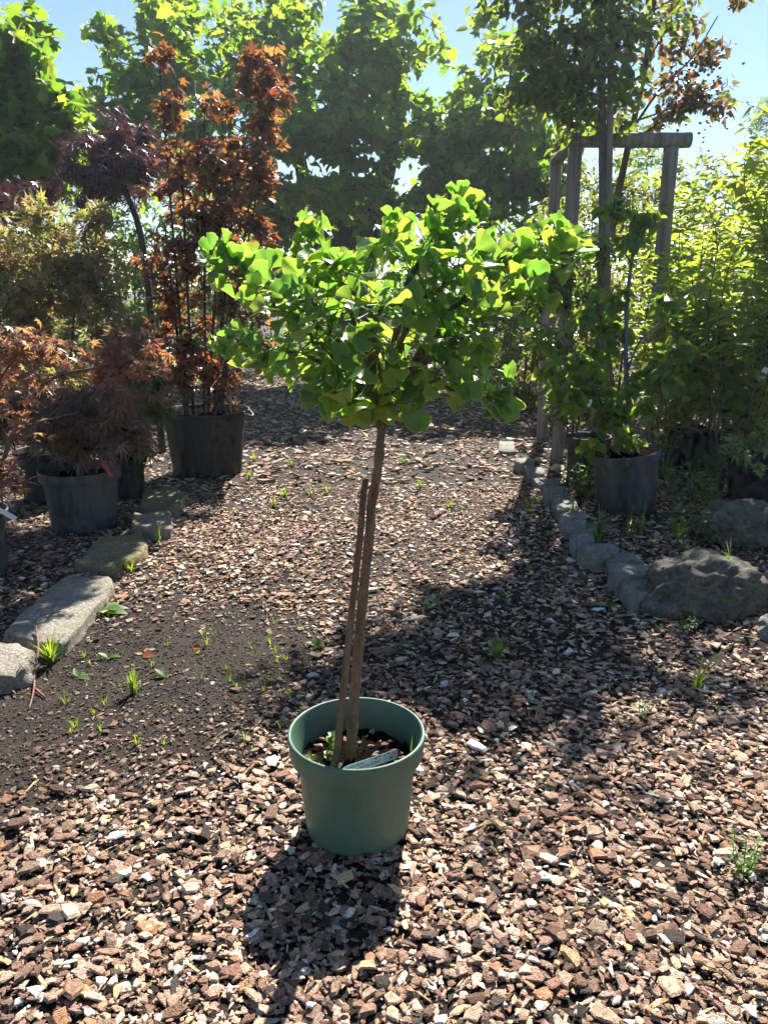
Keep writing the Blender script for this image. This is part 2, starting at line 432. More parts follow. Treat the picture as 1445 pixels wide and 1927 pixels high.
def plant(name, label, cat, base, stems, blobs, kind, size, mats, bark, per=6, droop=.25, flat=.8, reach=.16,
          rtip=.002, nparts=120, group=None, dens=1.0, stem_sides=8, power=.42, shell=.55, rlim=1.0, extra_targets=None, sig=.25, trunk_name='trunk'):
    root = thing(name, label, cat, base, group); L = np.array(base, float)
    mb = MB(); start = []
    for pts, r0, r1 in stems:
        P = smooth_path(pts, 6); rr = np.linspace(r0, r1, len(P))
        tube(mb, P-L, rr, stem_sides, .05); start.extend(P[len(P)//4:])
    obj(trunk_name, mb.mesh(trunk_name), bark, root)
    T = blob_targets(blobs, dens, shell)
    if extra_targets is not None: T = np.vstack([T, extra_targets])
    mb = MB()
    dirs, _ = grow(mb, start, T, rtip, power, rmax=rlim)
    for v in mb.V: v -= L
    tag(obj('branches', mb.mesh('branches'), bark, root), kind='stuff')
    n = len(T); P = np.repeat(T, per, 0); d = np.repeat(dirs, per, 0)
    f = R.uniform(0, 1, (n*per, 1)); P = P - d*f*reach + R.normal(0, reach*.22, P.shape)
    ld = nrm(d*.5 + R.normal(0, .75, P.shape)*np.array([1, 1, .55]) + np.array([0, 0, -droop]))
    nn = nrm(np.array([0, 0, flat]) + R.normal(0, .45, P.shape))
    S = size*np.clip(np.exp(R.normal(0, sig, n*per)), .5, 1.45); rnd = np.clip(R.normal(.5, .24, n*per) , 0, 1)
    ok = P[:, 2] > .05
    P, ld, nn, S, rnd = P[ok], ld[ok], nn[ok], S[ok], rnd[ok]
    vis, z = in_view(P); idx = np.array([], int)
    if nparts:
        score = np.where(vis, z/S, 1e9); idx = np.argsort(score)[:nparts]; idx = idx[score[idx] < 1e8]
        leaf_objects(root, kind, P, ld, nn, S, mats[0], idx)
    rest = np.setdiff1d(np.arange(len(P)), idx)
    mb = MB(); joined_leaves(mb, kind, P[rest]-L, ld[rest], nn[rest], S[rest], rnd[rest])
    tag(obj('foliage', mb.mesh('foliage'), mats[1], root), kind='stuff')
    return root

def shoots(name, label, cat, base, n, height, spread, kind, size, mats, bark, gap=.05, nparts=100, group=None, r0=.012, side=True, lean=(0, 0), start_z=.0, leaf_from=.2, droop=.15):
    """a many-stemmed shrub: long upright shoots carrying leaves in pairs"""
    root = thing(name, label, cat, base, group); L = np.array(base, float); L0 = L + [0, 0, start_z]
    mb = MB(); P, D, Nn, S = [], [], [], []
    def shoot(p0, p3, ra, lf):
        mid = (p0+p3)/2 + np.append((p0-p3)[:2]*.18, np.linalg.norm(p3-p0)*.10) + R.normal(0, .07, 3)*np.linalg.norm(p3-p0)*[1, 1, .4]
        Q = smooth_path([p0, mid, p3], 7); tube(mb, Q-L, np.linspace(ra, ra*.22, len(Q)), 5)
        ln = np.linalg.norm(np.diff(Q, axis=0), axis=1).sum(); m = int(ln*(1-lf)/gap)
        a0 = R.uniform(0, 6.28)
        for k in range(m):
            f = lf + (1-lf)*(k+.5)/m; x = f*(len(Q)-1); i = int(min(x, len(Q)-2)); p = Q[i]+(Q[i+1]-Q[i])*(x-i); t = nrm(Q[i+1]-Q[i])
            for q in (0, 1):
                a = a0 + k*1.57 + q*math.pi + R.normal(0, .3)
                o = np.array([math.cos(a), math.sin(a), 0]); dd = nrm(o*.9 + t*.65 + [0, 0, -droop] + R.normal(0, .15, 3))
                P.append(p); D.append(dd); Nn.append(nrm(t*.8 + np.array([0, 0, .5]) + R.normal(0, .3, 3))); S.append(size*(1-.45*max(0, (f-.7)/.3))*R.uniform(.7, 1.2))
        return Q
    for k in range(n):
        a = R.uniform(0, 6.28); rr = spread*math.sqrt(R.uniform(.02, 1)); h = height*R.uniform(.45, 1.0)
        p0 = L0 + [math.cos(a)*rr*.18, math.sin(a)*rr*.18, 0]
        rr *= 1.35 if h < height*.85 else .9
        p3 = L0 + [math.cos(a)*rr+lean[0]*h, math.sin(a)*rr+lean[1]*h, h]
        Q = shoot(p0, p3, r0*R.uniform(.7, 1.1), leaf_from)
        if side:
            for j in range(R.randint(4, 8)):
                i = R.randint(len(Q)//3, len(Q)-2); l = h*R.uniform(.15, .35); b = R.uniform(0, 6.28)
                shoot(Q[i], Q[i]+np.array([math.cos(b)*l*.8, math.sin(b)*l*.8, l*.6]), r0*.4, .1)
    obj('stems', mb.mesh('stems'), bark, root)
    P, D, Nn, S = map(np.array, (P, D, Nn, S)); rnd = np.clip(R.normal(.5, .24, len(P)), 0, 1)
    vis, z = in_view(P); score = np.where(vis, z/S, 1e9); idx = np.argsort(score)[:nparts]; idx = idx[score[idx] < 1e8]
    leaf_objects(root, kind, P, D, Nn, S, mats[0], idx)
    rest = np.setdiff1d(np.arange(len(P)), idx)
    mb = MB(); joined_leaves(mb, kind, P[rest]-L, D[rest], Nn[rest], S[rest], rnd[rest])
    tag(obj('foliage', mb.mesh('foliage'), mats[1], root), kind='stuff')
    return root

# ------------------------------------------------------------------ palettes
G = lambda *s: [(i/(len(s)-1), c) for i, c in enumerate(s)]
M_ginkgo = leaf_mats('ginkgo', G((.065, .135, .06), (.085, .175, .065), (.12, .21, .065)), G((.20, .46, .045), (.30, .56, .05), (.54, .66, .07)), .52, .33, .6, veins=True)
M_plane = leaf_mats('plane', G((.03, .075, .02), (.045, .11, .025), (.08, .15, .03)), G((.18, .38, .025), (.34, .54, .035), (.56, .66, .06)), .52, .45, .28)
M_red = leaf_mats('red_maple', G((.04, .02, .018), (.06, .03, .022), (.09, .045, .03)), G((.30, .075, .03), (.42, .16, .045), (.62, .33, .08)), .45, .36, .5)
M_purple = leaf_mats('purple_maple', G((.03, .018, .025), (.05, .028, .035), (.085, .05, .055)), G((.07, .018, .03), (.12, .03, .04), (.2, .06, .05)), .3, .34, .65)
M_pink = leaf_mats('pink_maple', G((.12, .15, .04), (.16, .14, .06), (.26, .16, .10)), G((.38, .46, .08), (.46, .40, .13), (.56, .30, .18)), .5, .36, .55)
M_orange = leaf_mats('orange_maple', G((.15, .06, .055), (.22, .11, .09), (.16, .11, .06)), G((.46, .13, .09), (.62, .30, .13), (.46, .34, .14)), .48, .34, .6)
M_brown = leaf_mats('brown_maple', G((.07, .08, .04), (.12, .08, .065), (.20, .12, .10)), G((.22, .22, .06), (.36, .20, .10), (.50, .22, .14)), .42, .36, .6)
M_dkgreen = leaf_mats('green_maple', G((.03, .06, .02), (.04, .075, .028), (.06, .08, .03)), G((.10, .22, .03), (.16, .28, .04), (.25, .3, .05)), .4, .45, .35)
M_lilac = leaf_mats('lilac', G((.03, .08, .02), (.05, .115, .025), (.09, .15, .03)), G((.20, .42, .03), (.34, .56, .04), (.60, .66, .07)), .54, .36, .5)
M_pear = leaf_mats('pear', G((.025, .05, .018), (.035, .065, .02), (.06, .085, .025)), G((.18, .30, .03), (.28, .40, .04), (.46, .46, .06)), .45, .36, .55)
M_crab = leaf_mats('crab', G((.035, .055, .02), (.05, .055, .025), (.10, .05, .03)), G((.2, .26, .03), (.32, .22, .05), (.55, .16, .05)), .4, .4, .45)
M_bright = leaf_mats('bright_shrub', G((.05, .10, .02), (.08, .15, .03), (.13, .18, .04)), G((.36, .54, .04), (.50, .62, .05), (.66, .68, .08)), .55, .38, .5)
M_olive = leaf_mats('olive_shrub', G((.04, .07, .02), (.07, .10, .025), (.13, .13, .04)), G((.22, .3, .03), (.34, .38, .04), (.5, .45, .07)), .45, .45, .35)
M_far = leaf_mats('far_tree', G((.025, .06, .018), (.04, .085, .022), (.07, .12, .03)), G((.12, .26, .02), (.22, .38, .03), (.36, .46, .04)), .45, .5, .3)
M_pale = leaf_mats('pale_shrub', G((.10, .17, .05), (.18, .25, .09), (.34, .38, .22)), G((.30, .46, .06), (.42, .52, .10), (.60, .62, .25)), .42, .4, .4)
M_weed = leaf_mats('weed', G((.06, .13, .025), (.09, .18, .035), (.14, .2, .04)), G((.28, .46, .03), (.40, .56, .04), (.52, .58, .06)), .45, .42, .4)
B_grey = bark_mat('grey_bark', (.07, .06, .055), (.18, .165, .15))
B_dark = bark_mat('dark_bark', (.02, .017, .015), (.055, .048, .04))
B_brown = bark_mat('brown_bark', (.06, .042, .03), (.15, .11, .08))
B_ginkgo = bark_mat('ginkgo_bark', (.14, .085, .05), (.30, .21, .14), 34, (1, 1, .3), 1.0, .009)
B_stake = bark_mat('stake_wood', (.13, .075, .045), (.26, .165, .11), 40, (1, 1, .06), .9, .005)
B_post = bark_mat('post_wood', (.12, .105, .09), (.30, .275, .24), 26, (1, 1, .05), .6, .004)
B_cane = plain_mat('cane', (.30, .24, .16), .6, 20)
PL_black = plastic_mat('black_plastic', (.006, .0068, .0085), (.020, .022, .026), .55, .3)
PL_grey = plastic_mat('grey_black_plastic', (.012, .013, .015), (.085, .085, .088), .55, .5)
PL_green = plastic_mat('green_plastic', (.060, .132, .088), (.16, .18, .145), .42, .5)
PL_dusty = plastic_mat('dusty_grey_plastic', (.028, .030, .034), (.16, .16, .165), .55, .6)
SOIL = bark_mat('potting_soil', (.006, .005, .004), (.022, .016, .012), 60, (1, 1, 1), 1.0, .012, 1.0)
M_tag = plain_mat('white_label', (.72, .74, .78), .4, 40, .1)
M_red_tag = plain_mat('red_label', (.45, .03, .03), .45, 40, .15)

# ------------------------------------------------------------------ ground
def soil_patch(x, y):                        # 0..1: bare damp soil instead of bark
    q = ((x+.98)/.86)**2 + ((y-2.76)/.68)**2
    return np.clip(.62*(1.45 - q + .8*vnoise(x, y, 1.6, 3)), 0, 1)
def ground_mat():
    m, nt, out = newmat('soil')
    n1 = tex(nt, 3, 6, .65); n2 = tex(nt, 60, 6, .7); n3 = tex(nt, 260, 3, .6)
    c = ramp(nt, n1, [(.3, (.022, .016, .013)), (.7, (.05, .037, .029))])
    c = mixc(nt, .75, c, ramp(nt, n2, [(.32, (.35, .33, .3)), (.7, (1.7, 1.6, 1.5))]), 'MULTIPLY')
    pb = N(nt, 'ShaderNodeBsdfPrincipled', Roughness=.85); pb.inputs['Specular IOR Level'].default_value = .25
    nt.links.new(c, pb.inputs['Base Color'])
    ad = N(nt, 'ShaderNodeMath', operation='ADD'); nt.links.new(n2, ad.inputs[0]); nt.links.new(n3, ad.inputs[1])
    nt.links.new(bump(nt, ad.outputs[0], 1.0, .012), pb.inputs['Normal'])
    nt.links.new(pb.outputs[0], out.inputs['Surface']); return m
def ground_sheet():
    xs = np.concatenate([[-900, -200, -60, -25], np.linspace(-12, 12, 161), [25, 60, 200, 900]])
    ys = np.concatenate([[-300, -60, -15], np.linspace(-4, 18, 151), [30, 60, 200, 900]])
    X, Y = np.meshgrid(xs, ys); Z = hgt(X, Y)*((np.abs(X) < 13) & (Y > -5) & (Y < 19))
    V = np.stack([X, Y, Z], -1).reshape(-1, 3); nx = len(xs)
    i, j = np.meshgrid(np.arange(len(ys)-1), np.arange(nx-1), indexing='ij'); b = (i*nx+j).ravel()
    mb = MB(); mb.add(V, [np.stack([b, b+1, b+nx+1, b+nx], -1)]); return mb.mesh('ground')
ground = tag(obj('ground', ground_sheet(), ground_mat()), kind='structure')

CHIP_COLS = np.array([(.20, .12, .09), (.27, .175, .13), (.36, .255, .20), (.14, .085, .065), (.46, .35, .29), (.60, .55, .50), (.74, .71, .69), (.05, .040, .036), (.50, .35, .20), (.30, .16, .10)])
CHIP_P = np.array([.18, .21, .19, .12, .12, .045, .018, .075, .03, .035]); CHIP_P /= CHIP_P.sum()
def chip_templates(K, n, seed):
    r = np.random.RandomState(seed); out = []
    for k in range(n):
        a = np.sort((np.arange(K)+r.uniform(-.38, .38, K))/K*2*math.pi); rad = r.uniform(.5, 1.25, K)
        b = np.stack([np.cos(a)*rad, np.sin(a)*rad, r.uniform(-.5, -.2, K)], -1)
        m = np.stack([np.cos(a)*rad*1.04, np.sin(a)*rad*1.04, r.uniform(.15, .5, K)], -1)
        t = np.stack([np.cos(a)*rad*.86, np.sin(a)*rad*.86, r.uniform(.7, 1.0, K)], -1)
        if K >= 6:
            m[:, 2] -= .35; m[:, :2] *= 1.05
            V = np.vstack([m, t, [[r.normal(0, .25), r.normal(0, .25), r.uniform(.75, 1.2)]]]); j = np.arange(K); j2 = (j+1) % K
            F = [np.stack([j, j2, K+j2, K+j], -1), np.stack([K+j, K+j2, np.full(K, 2*K)], -1)]
        else:
            V = np.vstack([b, t]); V[K:, :2] *= 1.2; j = np.arange(K); j2 = (j+1) % K
            F = [np.stack([j, j2, K+j2, K+j], -1), np.array([np.arange(K)+K])]
        out.append((V, F))
    return out
CT7 = chip_templates(6, 26, 1); CT5 = chip_templates(5, 10, 2); CT4 = chip_templates(4, 8, 3)
def chips(y0, y1, dens, mean, mult=1.0, fine=False):
    area_w = lambda y: .60*y*2*.92 + 1.3
    n = int(dens*(y1-y0)*(area_w(y0)+area_w(y1))/2)
    y = R.uniform(y0, y1, n*2); wd = area_w(y); keep = R.uniform(0, 1, n*2) < wd/area_w(y1); y = y[keep][:n]; wd = wd[keep][:n]
    x = R.uniform(-.5, .5, len(y))*wd
    sp = soil_patch(x, y)
    bed_r = x > (.62 + .33*y); bed_l = x < -(.35+.30*y)
    thin = np.clip(.25 + .9*vnoise(x, y, .9, 11), 0, .55)*(y > 2.2) + .25*bed_r
    keep = R.uniform(0, 1, len(x)) > np.maximum(sp*.90, thin*.6)
    x, y, sp = x[keep], y[keep], sp[keep]; n = len(x); bed = (bed_r | bed_l)[keep]
    L = mean*np.exp(R.normal(0, .45, n)); L = np.clip(L, mean*.4, mean*3.0)*(1-.45*sp)
    asp = R.uniform(.32, .88, n); sliver = R.uniform(0, 1, n) < .06; asp[sliver] = R.uniform(.12, .22, sliver.sum()); L[sliver] *= 1.5
    a = L*.5; b = a*asp; t = np.minimum(a, b)*R.uniform(.13, .40, n)
    ci = R.choice(len(CHIP_COLS), n, p=CHIP_P); ci[sliver & (R.uniform(0, 1, n) < .55)] = 8
    col = CHIP_COLS[ci]*np.array([1.42, 1.38, 1.26])*np.exp(R.normal(0, .24, (n, 1)))*np.exp(R.normal(0, .03, (n, 3)))
    dk = np.clip(sp*.8 + bed*.30 + .22*np.clip(vnoise(x, y, 1.3, 21)-.2, 0, 1), 0, .85); col = col*(1-dk[:, None]*.8)
    yaw = R.uniform(0, 6.28, n); tl = np.abs(R.normal(0, .24, n)); ta = R.uniform(0, 6.28, n)
    nz = nrm(np.stack([np.sin(tl)*np.cos(ta), np.sin(tl)*np.sin(ta), np.cos(tl)], -1))
    xa = np.stack([np.cos(yaw), np.sin(yaw), np.zeros(n)], -1); xa = nrm(xa - nz*(xa*nz).sum(1, keepdims=True)); ya = np.cross(nz, xa)
    lay = R.uniform(0, 1, n)**1.3*.017*(1-.8*sp)
    z = hgt(x, y) + lay + .25*t
    return np.stack([x, y, z], -1), xa*a[:, None], ya*b[:, None], nz*t[:, None], np.clip(col, .01, .85), lay
def chips_mesh(data, T, drop=None):
    P, X, Y, Z, col, _ = data; I0 = np.arange(len(P))
    if drop is not None: I0 = np.setdiff1d(I0, drop)
    k = R.randint(0, len(T), len(P)); mb = MB()
    for q, (V, F) in enumerate(T):
        I = I0[k[I0] == q]
        if not len(I): continue
        W = P[I][:, None] + V[None, :, 0:1]*X[I][:, None] + V[None, :, 1:2]*Y[I][:, None] + V[None, :, 2:3]*Z[I][:, None]
        off = (np.arange(len(I))*len(V))[:, None, None]
        c4 = np.repeat(np.c_[col[I], np.ones(len(I))], len(V), 0)
        mb.add(W.reshape(-1, 3), [(f[None]+off).reshape(-1, f.shape[1]) for f in F], col=c4)
    return mb.mesh('bark_mulch', smooth=False)
CH_J = chip_mat('bark_chips', 'attr'); CH_O = chip_mat('bark_chip', 'obj')
near = chips(.85, 3.0, 6000, .0222)
vis, zz = in_view(near[0]); sc_ = np.where(vis & (near[5] > .004), np.linalg.norm(near[1], axis=1)*np.linalg.norm(near[2], axis=1)/zz**2, 0)
top = np.argsort(-sc_)[:300]
cm = []
for V, F in CT7:
    mb = MB(); mb.add(V, F); me = mb.mesh('bark_chip', smooth=False); me.materials.append(CH_O); cm.append(me)
for i in top:
    o = bpy.data.objects.new('bark_chip', cm[R.randint(len(cm))]); C.objects.link(o); o.parent = ground
    M = Matrix.Identity(4)
    for c, a in enumerate((near[1][i], near[2][i], near[3][i]+0)):
        for q in range(3): M[q][c] = float(a[q])
    for q in range(3): M[q][3] = float(near[0][i][q] + (.004 if q == 2 else 0))
    o.matrix_local = M; o.color = (*[float(v) for v in near[4][i]], 1)
mid = chips(3.0, 6.2, 2900, .0265); far = chips(6.2, 15.5, 440, .049)
for dat, T, drop in ((near, CT7, top), (mid, CT4, None), (far, CT4, None)):
    tag(obj('bark_mulch', chips_mesh(dat, T, drop), CH_J, ground), kind='stuff')
n_ = 9000                                      # crumbs of humus on the bare patch
x = R.uniform(-1.9, .5, n_); y = R.uniform(2.0, 3.7, n_); k_ = soil_patch(x, y) > .25; x, y = x[k_], y[k_]; n_ = len(x)
s_ = R.uniform(.002, .008, n_); yw = R.uniform(0, 6.28, n_)
crumbs = (np.stack([x, y, hgt(x, y)+.001], -1), np.stack([np.cos(yw)*s_, np.sin(yw)*s_, 0*s_], -1), np.stack([-np.sin(yw)*s_*.6, np.cos(yw)*s_*.6, 0*s_], -1),
          np.stack([0*s_, 0*s_, s_*.5], -1), np.array([(.04, .03, .024)])*np.exp(R.normal(0, .4, (n_, 1))), None)
tag(obj('soil_crumbs', chips_mesh(crumbs, CT5), CH_J, ground), kind='stuff')

# ------------------------------------------------------------------ stones
ST_grey = stone_mat('grey_stone', (.24, .21, .17), (.47, .43, .36), (.16, .15, .07), .35)
ST_moss = stone_mat('mossy_stone', (.20, .17, .11), (.38, .31, .19), (.16, .15, .04), .8)
ST_kerb = stone_mat('kerb_stone', (.19, .19, .175), (.42, .41, .37), (.10, .12, .05), .45)
ST_dark = stone_mat('boulder_stone', (.085, .078, .066), (.26, .24, .20), (.075, .075, .03), .6)
def slab(name, poly, h, mat, parent=None, seed=0, cuts=6, amp=.024, taper=.04):
    """a rough block: its top outline is given in picture points at height h"""
    P = np.array([gnd(px, py, h) for px, py in poly]); c = P.mean(0)
    if np.sum(P[:, 0]*np.roll(P[:, 1], -1) - np.roll(P[:, 0], -1)*P[:, 1]) < 0: P = P[::-1]
    if parent is not None: P = c + (P-c)*np.array([.93, .93, 1])
    c0 = Vector((c[0], c[1], 0)); bm = bmesh.new()
    vt = [bm.verts.new(Vector(p)-c0) for p in P]
    vb = [bm.verts.new(Vector(((p[0]-c[0])*(1+taper), (p[1]-c[1])*(1+taper), -.04))) for p in P]
    bm.faces.new(vt); n = len(vt)
    for k in range(n): bm.faces.new((vb[k], vb[(k+1) % n], vt[(k+1) % n], vt[k]))
    bmesh.ops.bevel(bm, geom=[e for e in bm.edges if e.verts[0].co.z > 0 or e.verts[1].co.z > 0], offset=h*.09, segments=1, affect='EDGES')
    bmesh.ops.triangulate(bm, faces=[f for f in bm.faces if len(f.verts) > 4])
    bmesh.ops.subdivide_edges(bm, edges=[e for e in bm.edges if e.calc_length() > .03], cuts=cuts-2, use_grid_fill=True)
    bmesh.ops.triangulate(bm, faces=[f for f in bm.faces if len(f.verts) > 4])
    for v in bm.verts:
        q = v.co*9 + Vector((seed*7.3, seed*3.1, 0)); d = noise.noise_vector(q)*amp + noise.noise_vector(q*2.7)*amp*.7 + noise.noise_vector(q*7)*amp*.3
        v.co += Vector((d.x, d.y, d.z*.7))
    me = bpy.data.meshes.new(name); bm.to_mesh(me); bm.free()
    for p in me.polygons: p.use_smooth = True
    me.materials.append(mat)
    o = bpy.data.objects.new(name, me); C.objects.link(o); o.location = c0
    if parent is not None: o.parent = parent; o.location = c0 - Vector(parent.location)
    return o
EG = 'loose stones edging the left bed'
tag(slab('edging_stone', [(-60, 1205), (40, 1208), (68, 1228), (60, 1250), (20, 1268), (-60, 1275)], .07, ST_grey, seed=1), 'grey edging stone butted against the end of the long slab, beside dead twigs', 'stone', EG)
tag(slab('edging_stone', [(8, 1186), (70, 1128), (128, 1080), (205, 1086), (214, 1100), (196, 1125), (118, 1212), (60, 1204)], .065, ST_grey, seed=2, amp=.014), 'long pale grey slab of the left edging, the longest of the stones', 'stone', EG)
tag(slab('edging_stone', [(143, 1056), (190, 1008), (262, 1004), (280, 1026), (250, 1050), (212, 1068)], .08, ST_moss, seed=3, amp=.016), 'yellowish mossy edging stone in front of the grey-black pot', 'stone', EG)
tag(slab('edging_stone', [(252, 964), (322, 962), (324, 992), (290, 994), (252, 990)], .10, ST_grey, seed=4), 'squat squared edging stone with a sheer front face beyond the mossy one', 'stone', EG)
tag(slab('edging_stone', [(274, 918), (340, 918), (350, 936), (332, 962), (262, 958)], .07, ST_moss, seed=5), 'flat dark mossy slab in shade beside the big black tub', 'stone', EG)
kerb_quads = [((690, 920), (900, 905), (917, 985), (770, 1030)), ((640, 842), (858, 850), (892, 903), (688, 918)), ((596, 792), (782, 790), (838, 845), (638, 838)),
  ((482, 750), (690, 742), (712, 785), (590, 795)), ((456, 700), (572, 696), (588, 738), (482, 746)), ((436, 648), (590, 645), (597, 684), (455, 693)),
  ((396, 592), (532, 590), (546, 638), (428, 644)), ((366, 532), (490, 530), (502, 582), (392, 588)), ((340, 500), (455, 494), (485, 524), (362, 528)), ((312, 460), (440, 458), (455, 488), (338, 496)),
  ((264, 420), (400, 418), (412, 450), (300, 456)), ((225, 352), (335, 372), (330, 400), (250, 398)), ((175, 325), (255, 318), (285, 345), (205, 352)), ((98, 240), (176, 238), (186, 290), (100, 292))]
kb = gnd(1090, 960)
kerb = thing('stone_kerb', 'low kerb of small rough stones along the right edge of the bark path', 'kerb', (kb[0], kb[1], 0))
for k, q in enumerate(kerb_quads):
    slab('stone', [(900+x*.377, 740+y*.377) for x, y in q], .085 + .03*math.sin(k*2.3), ST_kerb, kerb, seed=10+k, amp=.012, cuts=4)
def boulder(name, c, r, seed, mat, lab, sub=5, lumps=()):
    bm = bmesh.new(); bmesh.ops.create_icosphere(bm, subdivisions=sub, radius=1)
    for v in bm.verts:
        n = v.co.normalized(); q = n*1.3 + Vector((seed, seed*2.1, 0))
        d = 1 + .26*noise.noise(q) + .16*noise.noise(q*2.3) - .16*abs(noise.noise(q*4.1)) + .08*noise.noise(q*6) - .07*abs(noise.noise(q*10)) + .03*noise.noise(q*22)
        p = n*d; p.z = max(p.z, -.35)
        for (lx, ly, lz, lr, la) in lumps:
            dd = (n-Vector((lx, ly, lz)).normalized()).length; p += Vector((lx, ly, lz))*la*math.exp(-(dd/lr)**2)
        v.co = Vector((p.x*r[0], p.y*r[1], p.z*r[2]))
    me = bpy.data.meshes.new(name); bm.to_mesh(me); bm.free()
    for p in me.polygons: p.use_smooth = True
    me.materials.append(mat); o = bpy.data.objects.new(name, me); C.objects.link(o); o.location = c
    return tag(o, lab, 'boulder')
p = gnd(1345, 1172); boulder('boulder', (p[0]+.02, p[1]+.22, .07), (.30, .23, .185), 3.3, ST_dark, 'broad weathered dark boulder at the near end of the right kerb', lumps=((-1, -.3, -.5, .6, .35), (.8, 0, .2, .7, .12)))
p = gnd(1420, 1040); boulder('boulder', (p[0]+.05, p[1]+.2, .08), (.32, .2, .165), 8.1, ST_dark, 'craggy dark boulder in shade below the black pot with pale leaves', lumps=((-.7, 0, .7, .5, .2),))
p = gnd(1450, 1205); boulder('field_stone', (p[0]+.06, p[1]+.05, .02), (.10, .09, .09), 5.2, ST_kerb, 'small grey stone resting against the broad boulder', 4)

# ------------------------------------------------------------------ pots
def lathe(prof, seg=64, notch=None):
    prof = np.array(prof, float); a = np.arange(seg)/seg*2*math.pi; n = len(prof)
    V = np.stack([prof[:, None, 0]*np.cos(a)[None], prof[:, None, 0]*np.sin(a)[None], prof[:, None, 1]*np.ones((1, seg))], -1)
    if notch:                                   # raise the foot here and there
        for (ang, half, hh) in notch:
            d = np.abs((a-ang+math.pi) % (2*math.pi)-math.pi) < half
            for k in range(n):
                if prof[k, 1] < hh: V[k, d, 2] = hh
    b = (np.arange(n-1)*seg)[:, None]; j = np.arange(seg)[None]; j2 = (j+1) % seg
    F = np.stack([b+j, b+j2, b+seg+j2, b+seg+j], -1).reshape(-1, 4)
    return V.reshape(-1, 3), F
def soil_disc(r, z, seed, dome=.008, seg=40, rings=9):
    rr = np.random.RandomState(seed); V = [(0, 0, z+dome)]; F3 = []; F4 = []
    for i in range(1, rings+1):
        for j in range(seg):
            a = j/seg*2*math.pi; q = r*i/rings; V.append((q*math.cos(a), q*math.sin(a), z + dome*(1-(i/rings)**2) + rr.normal(0, .007)))
    for j in range(seg): F3.append((0, 1+j, 1+(j+1) % seg))
    for i in range(rings-1):
        for j in range(seg): F4.append((1+i*seg+j, 1+(i+1)*seg+j, 1+(i+1)*seg+(j+1) % seg, 1+i*seg+(j+1) % seg))
    mb = MB(); mb.add(V, [F3, F4]); return mb
def pot(name, label, loc, rt, rb, h, mat, group=None, collar=.16, lip=.006, soil=.82, tilt=None, seg=64, notches=(), litter=30, rib=False, fill=SOIL):
    root = thing(name, label, 'pot', loc, group)
    ch = h*collar; rw = lambda z: rb + (rt-lip*1.6-rb)*z/h
    prof = [(rb-.02, .004), (rb-.006, 0), (rb, .006)] + [(rw(z), z) for z in np.linspace(.02, h-ch-.006, 7)] + [(rw(h-ch), h-ch+.004)]
    mb = MB(); mb.add(*[(V, [F]) for V, F in [lathe(prof, seg, [(a, hw, hh) for a, hw, hh in notches])]][0]); obj('body', mb.mesh('body'), mat, root)
    zs = soil*h
    rc = rt-.3*lip
    rim = [(rw(h-ch)-.001, h-ch+.001), (rc-.003, h-ch), (rc-.0006, h-ch+.0006), (rc, h-ch+.003), (rc+(rt-rc)*.55, h-ch*.5), (rt+.0012, h-.008), (rt+.001, h-.002), (rt-.003, h+.0015), (rt-.0075, h+.0005), (rt-.010, h-.006), (rw(h*.9)-.006, h-ch), (rw(zs)-.007, zs-.02)]
    mb = MB(); V, F = lathe(rim, seg); mb.add(V, [F]); obj('rim', mb.mesh('rim'), mat, root)
    sm = soil_disc(rw(zs)-.0065, zs, int(rt*1e4) % 997); obj('soil', sm.mesh('soil'), fill, root)
    if tilt: root.rotation_euler = tilt
    return root
POTG = 'dark nursery pots of the beds'
# the green pot
PC = np.array([-.0764, 1.946, 0.0]); PC[2] = float(hgt(PC[0], PC[1]))+.012
gp = pot('plant_pot', 'green plastic pot with a broad collar standing alone on the path', PC, .19, .146, .30, PL_green, collar=.21, lip=.012, soil=.70, seg=120,
         notches=[(-1.57+.18, .085, .014), (-1.57+2.2, .08, .014), (1.9, .08, .014)])
# other pots: (px, front-base y, radius top, bottom, height, label, material, tilt)
def potpos(px, pyb, rb):
    p = gnd(px, pyb); d = nrm(np.array([p[0], p[1], 0])); q = p + d*rb*.97; return np.array([q[0], q[1], float(hgt(q[0], q[1]))+.004])
L_big = potpos(393, 907, .29); L_low = potpos(163, 1006, .205); L_back = potpos(96, 950, .18); L_small = potpos(243, 947, .13); L_edge = potpos(-42, 1100, .17)
L_lil = potpos(1176, 976, .20); L_beh = potpos(1100, 912, .15); L_re = potpos(1428, 962, .22); L_d1 = potpos(1325, 892, .18); L_d2 = potpos(1290, 880, .17); L_d3 = potpos(1400, 880, .18)
big = pot('plant_tub', 'very large black tub holding the tall red maple', L_big, .372, .285, .53, PL_black, collar=.07, lip=.022, soil=.93, seg=80)
mb = MB()                                       # its rope-like handles and drain plug
for s in (-1, 1):
    a = np.linspace(-.35, .35, 9); P_ = np.stack([s*(.372+.035*np.cos(a*4.4))*np.cos(a), -.02+.372*np.sin(a), .515-.035*np.cos(a*4.4)+0*a], -1)
    m2 = MB(); tube(m2, P_, .012, 6); obj('handle', m2.mesh('handle'), PL_grey, big)
a = np.linspace(0, 6.2832, 17); m2 = MB(); tube(m2, np.stack([.04+.018*np.cos(a), np.full(17, -.292), .035+.018*np.sin(a)], -1), .005, 5); obj('drain_plug', m2.mesh('drain_plug'), PL_grey, big)
pot('plant_pot', 'grey-black pot with a thick rolled rim holding the low brown maple', L_low, .257, .205, .40, PL_dusty, collar=.17, lip=.014, soil=.86)
pot('plant_pot', 'black pot half hidden behind the low brown maple, grass in its soil', L_back, .215, .175, .37, PL_black, collar=.14, lip=.012, soil=.9)
